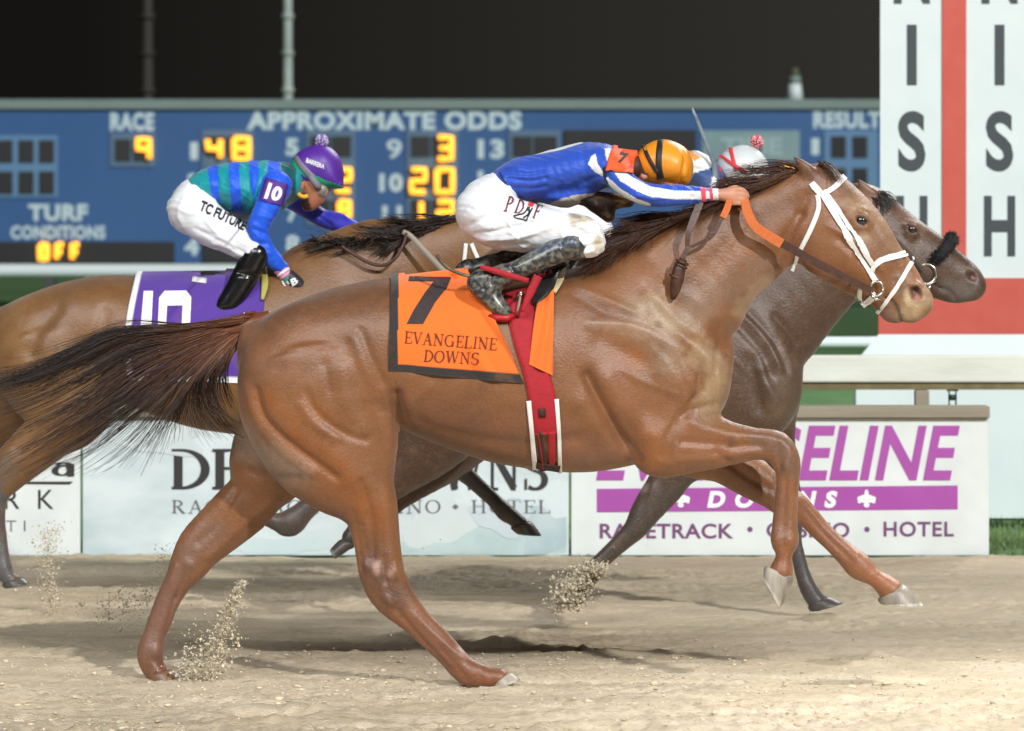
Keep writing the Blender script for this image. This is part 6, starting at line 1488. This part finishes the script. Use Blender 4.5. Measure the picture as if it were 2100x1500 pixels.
hel10 = part("helmet", [[(640, 346, 44, 0, .092), (655, 342, 45, 0, .096), (664, 350, 40, 0, .09)], [(676, 362, 26, 0, .075), (690, 374, 14, 0, .07), (702, 384, 4, 0, .055)]], .0055, y, mat("cap_satin", attr=True, rough=.45, bump=.1, bscale=20), rider10, lin(86, 42, 150), [(r2((880, 390), (905, 380), (960, 440), (1080, 500), (1210, 550), (1220, 580), (1140, 560), (1000, 500), (900, 440)), lin(40, 178, 130))], (), k=.025, cuts=[[(600, 398, 30, 0, .2), (640, 402, 26, 0, .2), (672, 404, 18, 0, .2)]])
bh = bvh_of(hel10); mb = MB()
decal(mb, bh, text_geo("BARRERA", .03), quad((628, 334), (664, 347), (666, 338), (630, 325)), .004, 1); mb.build("cap_lettering", bpy.data.materials["white_stitch"], hel10, smooth=False)
mb = MB(); ribbon(mb, bh, [(606, 322), (618, 340), (640, 364)], [10, 12, 14], .004, mirror=y); mb.tube([W(636, 360, y - .09), W(650, 380, y - .078), W(656, 388, y - .07)], [.012, .016, .010], 10); mb.build("goggle_strap", mat("grey_elastic", lin(124, 122, 134), .6), hel10)
lensm = mat("goggle_lens", lin(150, 146, 140), .08, spec=.8, coat=1.0)
part("goggles", [[(660, 388, 13, -.035, .035), (657, 394, 13, -.02, .045)], [(660, 388, 13, .035, .035), (657, 394, 13, .02, .045)]], .005, y, lensm, rider10, (.4, .4, .4))
mb = MB()
for s in (-1, 1): mb.tube(catmull(np.array([W(603, 356, y + s * .082), W(606, 378, y + s * .084), W(612, 398, y + s * .082), W(622, 404, y + s * .080), W(631, 402, y + s * .076)]), 4), .009, 10)
mb.build("chin_strap", mat("yellow_pad", lin(232, 176, 56), .7), hel10)
def pompom(parent, px, py, yy, r, c1, c2):
    ctr = W(px, py, yy); mb = MB(); R = np.random.default_rng(5)
    for i in range(260):
        v = R.normal(0, 1, 3); v /= np.linalg.norm(v)
        P = np.array([ctr + v * r * t for t in (.1, .6, R.uniform(.9, 1.12))])
        Vv, Ff = tube_geo(P, np.array([.0012, .0026, .0018]), 3)
        mb.add(Vv, Ff, np.tile(np.array(c1 if R.random() < .55 else c2), (len(Vv), 1)))
    mb.build("pompom", mat("pompom_yarn", attr=True, rough=.8), parent)
pompom(hel10, 660, 289, y, .028, lin(150, 120, 196), lin(226, 220, 236))

PUR = lin(84, 52, 150)
bv10 = bvh_of(horse10)
c10 = empty("saddle_cloth", W(400, 566, y)); tag(c10, "purple saddle cloth with a white border and white number 10 on the bay", "saddle cloth", "numbered saddle cloths")
V, F, co = cloth(bv10, [(279, 563), (262, 640), (256, 700), (262, 778)], [(545, 560), (540, 640), (530, 710), (520, 786)], y, .008, lambda px, py, u, v: WHT if (u < .05 or v > .94) else PUR, 80, 50, lambda u, v: .006 * math.sin(u * 11 + v * 3) * np.clip((u - .3) * 2, 0, 1))
cl10 = mk("cloth_panel", V, F, cloth_m, c10, co)
bvc10 = bvh_of(cl10); mb = MB()
decal(mb, bvc10, poly_geo([(0, 0), (.9, 0), (1, 1), (.2, 1)]), quad((283, 730), (310, 730), (314, 598), (290, 598)), .003, 6)
for a in ([(0, .1), (.0, .9), (.26, .78), (.26, .16)], [(.0, .9), (.16, 1), (.84, 1), (1, .9), (.74, .78), (.26, .78)], [(1, .9), (1, .1), (.74, .16), (.74, .78)], [(1, .1), (.84, 0), (.16, 0), (0, .1), (.26, .16), (.74, .16)]):
    decal(mb, bvc10, poly_geo(a), quad((321, 735), (387, 735), (393, 597), (327, 598)), .003, 4)
mb.build("number", bpy.data.materials["white_stitch"], cl10, smooth=False)
mb = MB(); bvn = bvh_of(cl10); ribbon(mb, bvn, [(394, 574), (424, 578)], 10, .006); mb.build("white_tab", white_strap, cl10)
mb = MB(); ribbon(mb, bv10, [(543, 556), (544, 590), (538, 618)], [10, 15, 6], .018, mirror=y); mb.build("pad_edge", mat("yellow_felt", lin(170, 166, 84), .8), c10)
s10 = empty("saddle", W(480, 560, y)); tag(s10, "small dark racing saddle above the purple cloth with its stirrups", "saddle")
ss = Field(W(400, 620, y - .25), W(580, 520, y + .25), .009); ss.chain(cen_st([(420, 566, 11, 0, .10), (480, 568, 10, 0, .11), (545, 556, 12, 0, .09)], y), .02)
Vs, Qs = ss.mesh(2); mk("seat", Vs, Qs, bpy.data.materials["black_vinyl"], s10)
mb = MB()
for s in (-1, 1): mb.tube([W(440, 676, y + s * .2), W(496, 676, y + s * .2), W(506, 660, y + s * .24), W(500, 642, y + s * .27)], .006, 8)
mb.build("stirrup_iron", steel, s10)
b10_ = empty("bridle", W(1000, 520, y)); tag(b10_, "bridle of the bay with white cheek straps and a grey looping rein", "bridle")
mb = MB(); ribbon(mb, bv10, [(956, 500), (953, 530), (949, 560)], 8, .008, mirror=y, yfall=y - .1); ribbon(mb, bv10, [(967, 500), (977, 524), (990, 548)], 8, .008, mirror=y, yfall=y - .1); mb.build("headstall", white_strap, b10_)
greyw = mat("grey_webbing", lin(150, 142, 130), .7)
mb = MB(); strap(mb, [(826, 476, y - .16), (842, 484, y - .17), (872, 516, y - .18), (910, 556, y - .17), (960, 600, y - .14)], [12, 12, 13, 13, 12], .003); mb.build("rein", greyw, b10_)
mb = MB(); mb.tube(catmull(np.array([W(834, 478, y - .165), W(828, 500, y - .17), (W(812, 528, y - .18)), W(788, 544, y - .18), W(758, 540, y - .18), W(722, 520, y - .17), W(700, 505, y - .16)]), 6), .007, 8); mb.build("rein_loop", leather, b10_)

# ---- rider of the dark horse
y = YD
td = [[(1180, 372, 26, 0, .13), (1240, 362, 30, 0, .15), (1320, 354, 36, 0, .17), (1400, 352, 44, 0, .19), (1440, 356, 36, 0, .17), (1462, 362, 26, 0, .12)], [(1425, 335, 26, -.14, .07), (1440, 350, 30, -.16, .06), (1458, 385, 24, -.20, .05), (1490, 420, 20, -.2, .045)], [(1425, 335, 26, .14, .07), (1470, 400, 24, .2, .05), (1530, 450, 18, .18, .04)]]
bodyd = shr(td, 5) + [[(1460, 358, 24, 0, .06), (1500, 360, 28, 0, .065)], [(1518, 348, 44, 0, .078), (1515, 364, 38, 0, .075)], [(1512, 382, 26, 0, .06), (1512, 400, 17, 0, .048), (1512, 410, 11, 0, .035)], [(1534, 384, 7, 0, .018), (1538, 392, 6, 0, .016)], [(1490, 374, 9, -.078, .012), (1490, 380, 7, -.078, .012)],
    [(1528, 450, 14, .18, .034), (1560, 480, 12, .16, .028), (1578, 560, 10, .12, .025), (1580, 580, 11, .11, .02)], [(1490, 420, 14, -.2, .034), (1520, 440, 13, -.17, .024), (1540, 448, 13, -.16, .02)], [(1180, 374, 22, 0, .12), (1150, 420, 42, 0, .14)]] + fingers(1544, 448, -.16, .8) + [[(a, b, r, -dy, w) for a, b, r, dy, w in f] for f in fingers(1574, 582, -.11, .55)]
for s in (-1, 1): bodyd += [[(1155, 436, 34, s * .08, .07), (1195, 462, 26, s * .15, .05), (1220, 476, 18, s * .2, .036), (1202, 522, 12, s * .22, .026), (1166, 580, 10, s * .23, .024), (1186, 604, 6, s * .235, .02)]]
riderd = part("person", bodyd, .0065, y, skin_m, None, lin(206, 150, 128), [([(1466, 334), (1492, 350), (1490, 372), (1480, 384), (1466, 384)], lin(60, 30, 28))], k=.012)
tag(riderd, "rider in white and navy silks and pale grey cap half hidden behind the leader", "person", "jockeys")
part("racing_jacket", td, .0065, y, silk_m, riderd, lin(58, 82, 132), [([(1380, 296), (1430, 300), (1466, 330), (1458, 345), (1420, 356), (1400, 354), (1380, 330)], WHT), (r4((870, 440), (900, 455), (990, 510), (940, 545), (900, 520), (870, 480)), lin(240, 158, 84)), (r4((1085, 680), (1125, 650), (1125, 780), (1070, 780)), WHT)], [([(1420, 345), (1450, 350)], 4, -.004)])
part("breeches", [[(1180, 376, 26, 0, .125), (1152, 424, 50, 0, .16)]] + [[(1155, 438, 44, s * .08, .085), (1195, 462, 38, s * .15, .075), (1228, 472, 30, s * .2, .06)] for s in (-1, 1)], .0065, y, white_cl, riderd, BR)
for s in (-1, 1): part("boot", [[(1226, 480, 27, s * .205, .056), (1204, 524, 26, s * .22, .05), (1166, 580, 22, s * .23, .044)], [(1160, 588, 19, s * .23, .04), (1196, 612, 12, s * .235, .034)]], .0075, y, boot_cl, riderd, (.02, .02, .02))
held = part("helmet", [[(1516, 346, 46, 0, .092), (1526, 344, 46, 0, .096), (1536, 348, 41, 0, .09)], [(1546, 362, 26, 0, .075), (1562, 374, 12, 0, .068), (1572, 380, 5, 0, .055)]], .0055, y, mat("grey_satin", attr=True, rough=.4, bump=.08), riderd, lin(206, 212, 214), (), (), k=.025, cuts=[[(1470, 396, 28, 0, .2), (1510, 402, 26, 0, .2), (1545, 404, 18, 0, .2)]])
bhd = bvh_of(held); mb = MB()
ribbon(mb, bhd, [(1498, 303), (1503, 325), (1510, 350)], [8, 7, 8], .004, mirror=y); ribbon(mb, bhd, [(1476, 318), (1504, 338), (1532, 354)], [5, 7, 7], .006, mirror=y)
mb.build("goggle_strap", mat("red_elastic", lin(214, 58, 66), .6), held)
mb = MB()
for s in (-1, 1): mb.tube(catmull(np.array([W(1476, 344, y + s * .09), W(1478, 366, y + s * .086), W(1492, 388, y + s * .07), W(1508, 396, y + s * .05)]), 4), .007, 8)
mb.build("chin_strap", bpy.data.materials["red_elastic"], held)
pompom(held, 1552, 291, y, .027, lin(226, 88, 106), lin(240, 206, 208))
mb = MB(); mb.tube([W(1573, 587, y + .12), W(1564, 594, y + .12)], .022, 12); mb.build("cuff", white_strap, riderd)
wh = MB(); wh.tube([W(1419, 222, y - .24), W(1427, 240, y - .24), W(1446, 288, y - .235), W(1464, 334, y - .23), W(1468, 380, y - .22), W(1474, 424, y - .21)], [.003, .007, .0085, .010, .011, .012], 10, flat=.6)
tag(wh.build("riding_crop", mat("crop_steel", lin(96, 108, 124), .3, var=.5, vscale=20, vcol=lin(160, 172, 184))), "long raised riding crop pointing up before the blue board beside the gold cap", "whip", "riding crops")

# ---- bridle and fleece noseband of the dark horse
bvd = bvh_of(horsed)
bd = empty("bridle", W(1900, 540, y)); tag(bd, "bridle of the dark horse with black fleece noseband and steel ring bit", "bridle")
P = catmull(np.array([W(1950, 488, y), W(1954, 494, y - .045), W(1944, 506, y - .082), W(1928, 524, y - .09), W(1914, 534, y - .082)]), 5)
P2 = P.copy(); P2[:, 1] = 2 * y - P2[:, 1]
mb = MB(); R = np.random.default_rng(9)
fc = np.array(lin(34, 34, 36))
for Q_ in (P, P2):
    mb.tube(Q_, np.interp(np.linspace(0, 1, len(Q_)), [0, .5, 1], [.017, .024, .014]), 10, fc)
    for i in range(700):
        a = Q_[R.integers(0, len(Q_))]; v = R.normal(0, 1, 3); v /= np.linalg.norm(v)
        Vv, Ff = tube_geo(np.array([a + v * .010, a + v * .024, a + v * R.uniform(.026, .036) + R.normal(0, .002, 3)]), np.array([.0022, .0018, .0006]), 3)
        mb.add(Vv, Ff, np.tile(fc * R.uniform(.6, 1.5), (len(Vv), 1)))
mb.build("fleece_noseband", mat("black_fleece", attr=True, rough=.95), bd)
mb = MB()
for s in (-1, 1):
    a = np.linspace(-2.2, 2.6, 26)
    mb.tube([W(1900 + 20 * math.cos(t), 562 + 20 * math.sin(t), y + s * .09) for t in a], .0055, 8)
    mb.tube([W(1888, 584, y + s * .09), W(1906, 583, y + s * .09), W(1922, 574, y + s * .088)], .006, 8); mb.tube([W(1908, 585, y + s * .09), W(1902, 600, y + s * .085)], .005, 8)
    mb.tube([W(1868, 524, y + s * .095), W(1875, 530, y + s * .1), W(1872, 538, y + s * .1), W(1866, 536, y + s * .1)], .005, 8)
mb.build("bit", steel, bd)
mb = MB(); ribbon(mb, bvd, [(1815, 415), (1808, 450), (1850, 510), (1890, 556)], [7, 7, 7, 6], .006, mirror=y, yfall=y - .1); mb.build("headstall", mat("black_leather", lin(50, 46, 46), .5), bd)

# ------------------------------------------------------------------ sand thrown up by the hooves
clod_m = mat("thrown_sand", attr=True, rough=.9, bump=.4, bscale=80)
def spray(label, pts, n, spread, size, yy, seed):
    R = np.random.default_rng(seed); mb = MB()
    P = catmull(np.array(pts, float), 10)
    ico = bmesh.new(); bmesh.ops.create_icosphere(ico, subdivisions=1, radius=1); ico.verts.index_update()
    iv = np.array([v.co[:] for v in ico.verts]); jf = [[v.index for v in f.verts] for f in ico.faces]; ico.free()
    for i in range(int(n * 4.5)):
        t = R.random() ** 1.25
        p = P[min(len(P) - 1, int(t * len(P)))]
        sp = p[2] * spread * (.95 if R.random() < .85 else 1.9)
        c = W(p[0] + R.normal(0, sp), p[1] + R.normal(0, sp * .8), yy + R.normal(0, .045))
        s = size * .36 * min(3.2, np.exp(R.normal(0, .7))) * (1 - .35 * t)
        v = iv * (1 + R.normal(0, .2, (len(iv), 1))) * R.uniform(.55, 1.45, 3) * s
        c[2] = max(c[2], .004)
        mb.add(v + c, jf, np.tile(np.array(lin(214, 202, 176)) * R.uniform(.6, 1.1), (len(iv), 1)))
    tag(mb.build("sand_spray", clod_m, smooth=True), label, "sand", "sprays of thrown sand", "stuff")
spray("clods of sand thrown up at the trailing hind hoof of the chestnut", [(400, 1385, 26), (425, 1360, 26), (445, 1320, 20), (462, 1280, 11), (476, 1240, 8), (490, 1210, 5), (500, 1195, 4)], 620, 1.0, .0062, .10, 1)
spray("clods of sand bursting round the pushing front hoof of the dark horse", [(1158, 1238, 16), (1176, 1212, 20), (1200, 1184, 17), (1222, 1170, 10), (1238, 1164, 5)], 420, 1.0, .0085, YD - .22, 2)
spray("loose column of sand rising behind the bay at the left edge", [(110, 1236, 12), (100, 1190, 12), (95, 1140, 12), (96, 1105, 14), (112, 1088, 14)], 300, 1.1, .0055, Y10 - .3, 3)
spray("low scatter of sand left of the chestnut's trailing hind leg", [(210, 1245, 30), (270, 1240, 32), (320, 1215, 22), (340, 1130, 12)], 260, 1.0, .0052, 1.6, 4)
spray("fine flying grains of sand over the track under the chestnut", [(700, 1300, 160), (1000, 1260, 170), (1200, 1280, 150)], 130, 1.0, .0022, .4, 5)
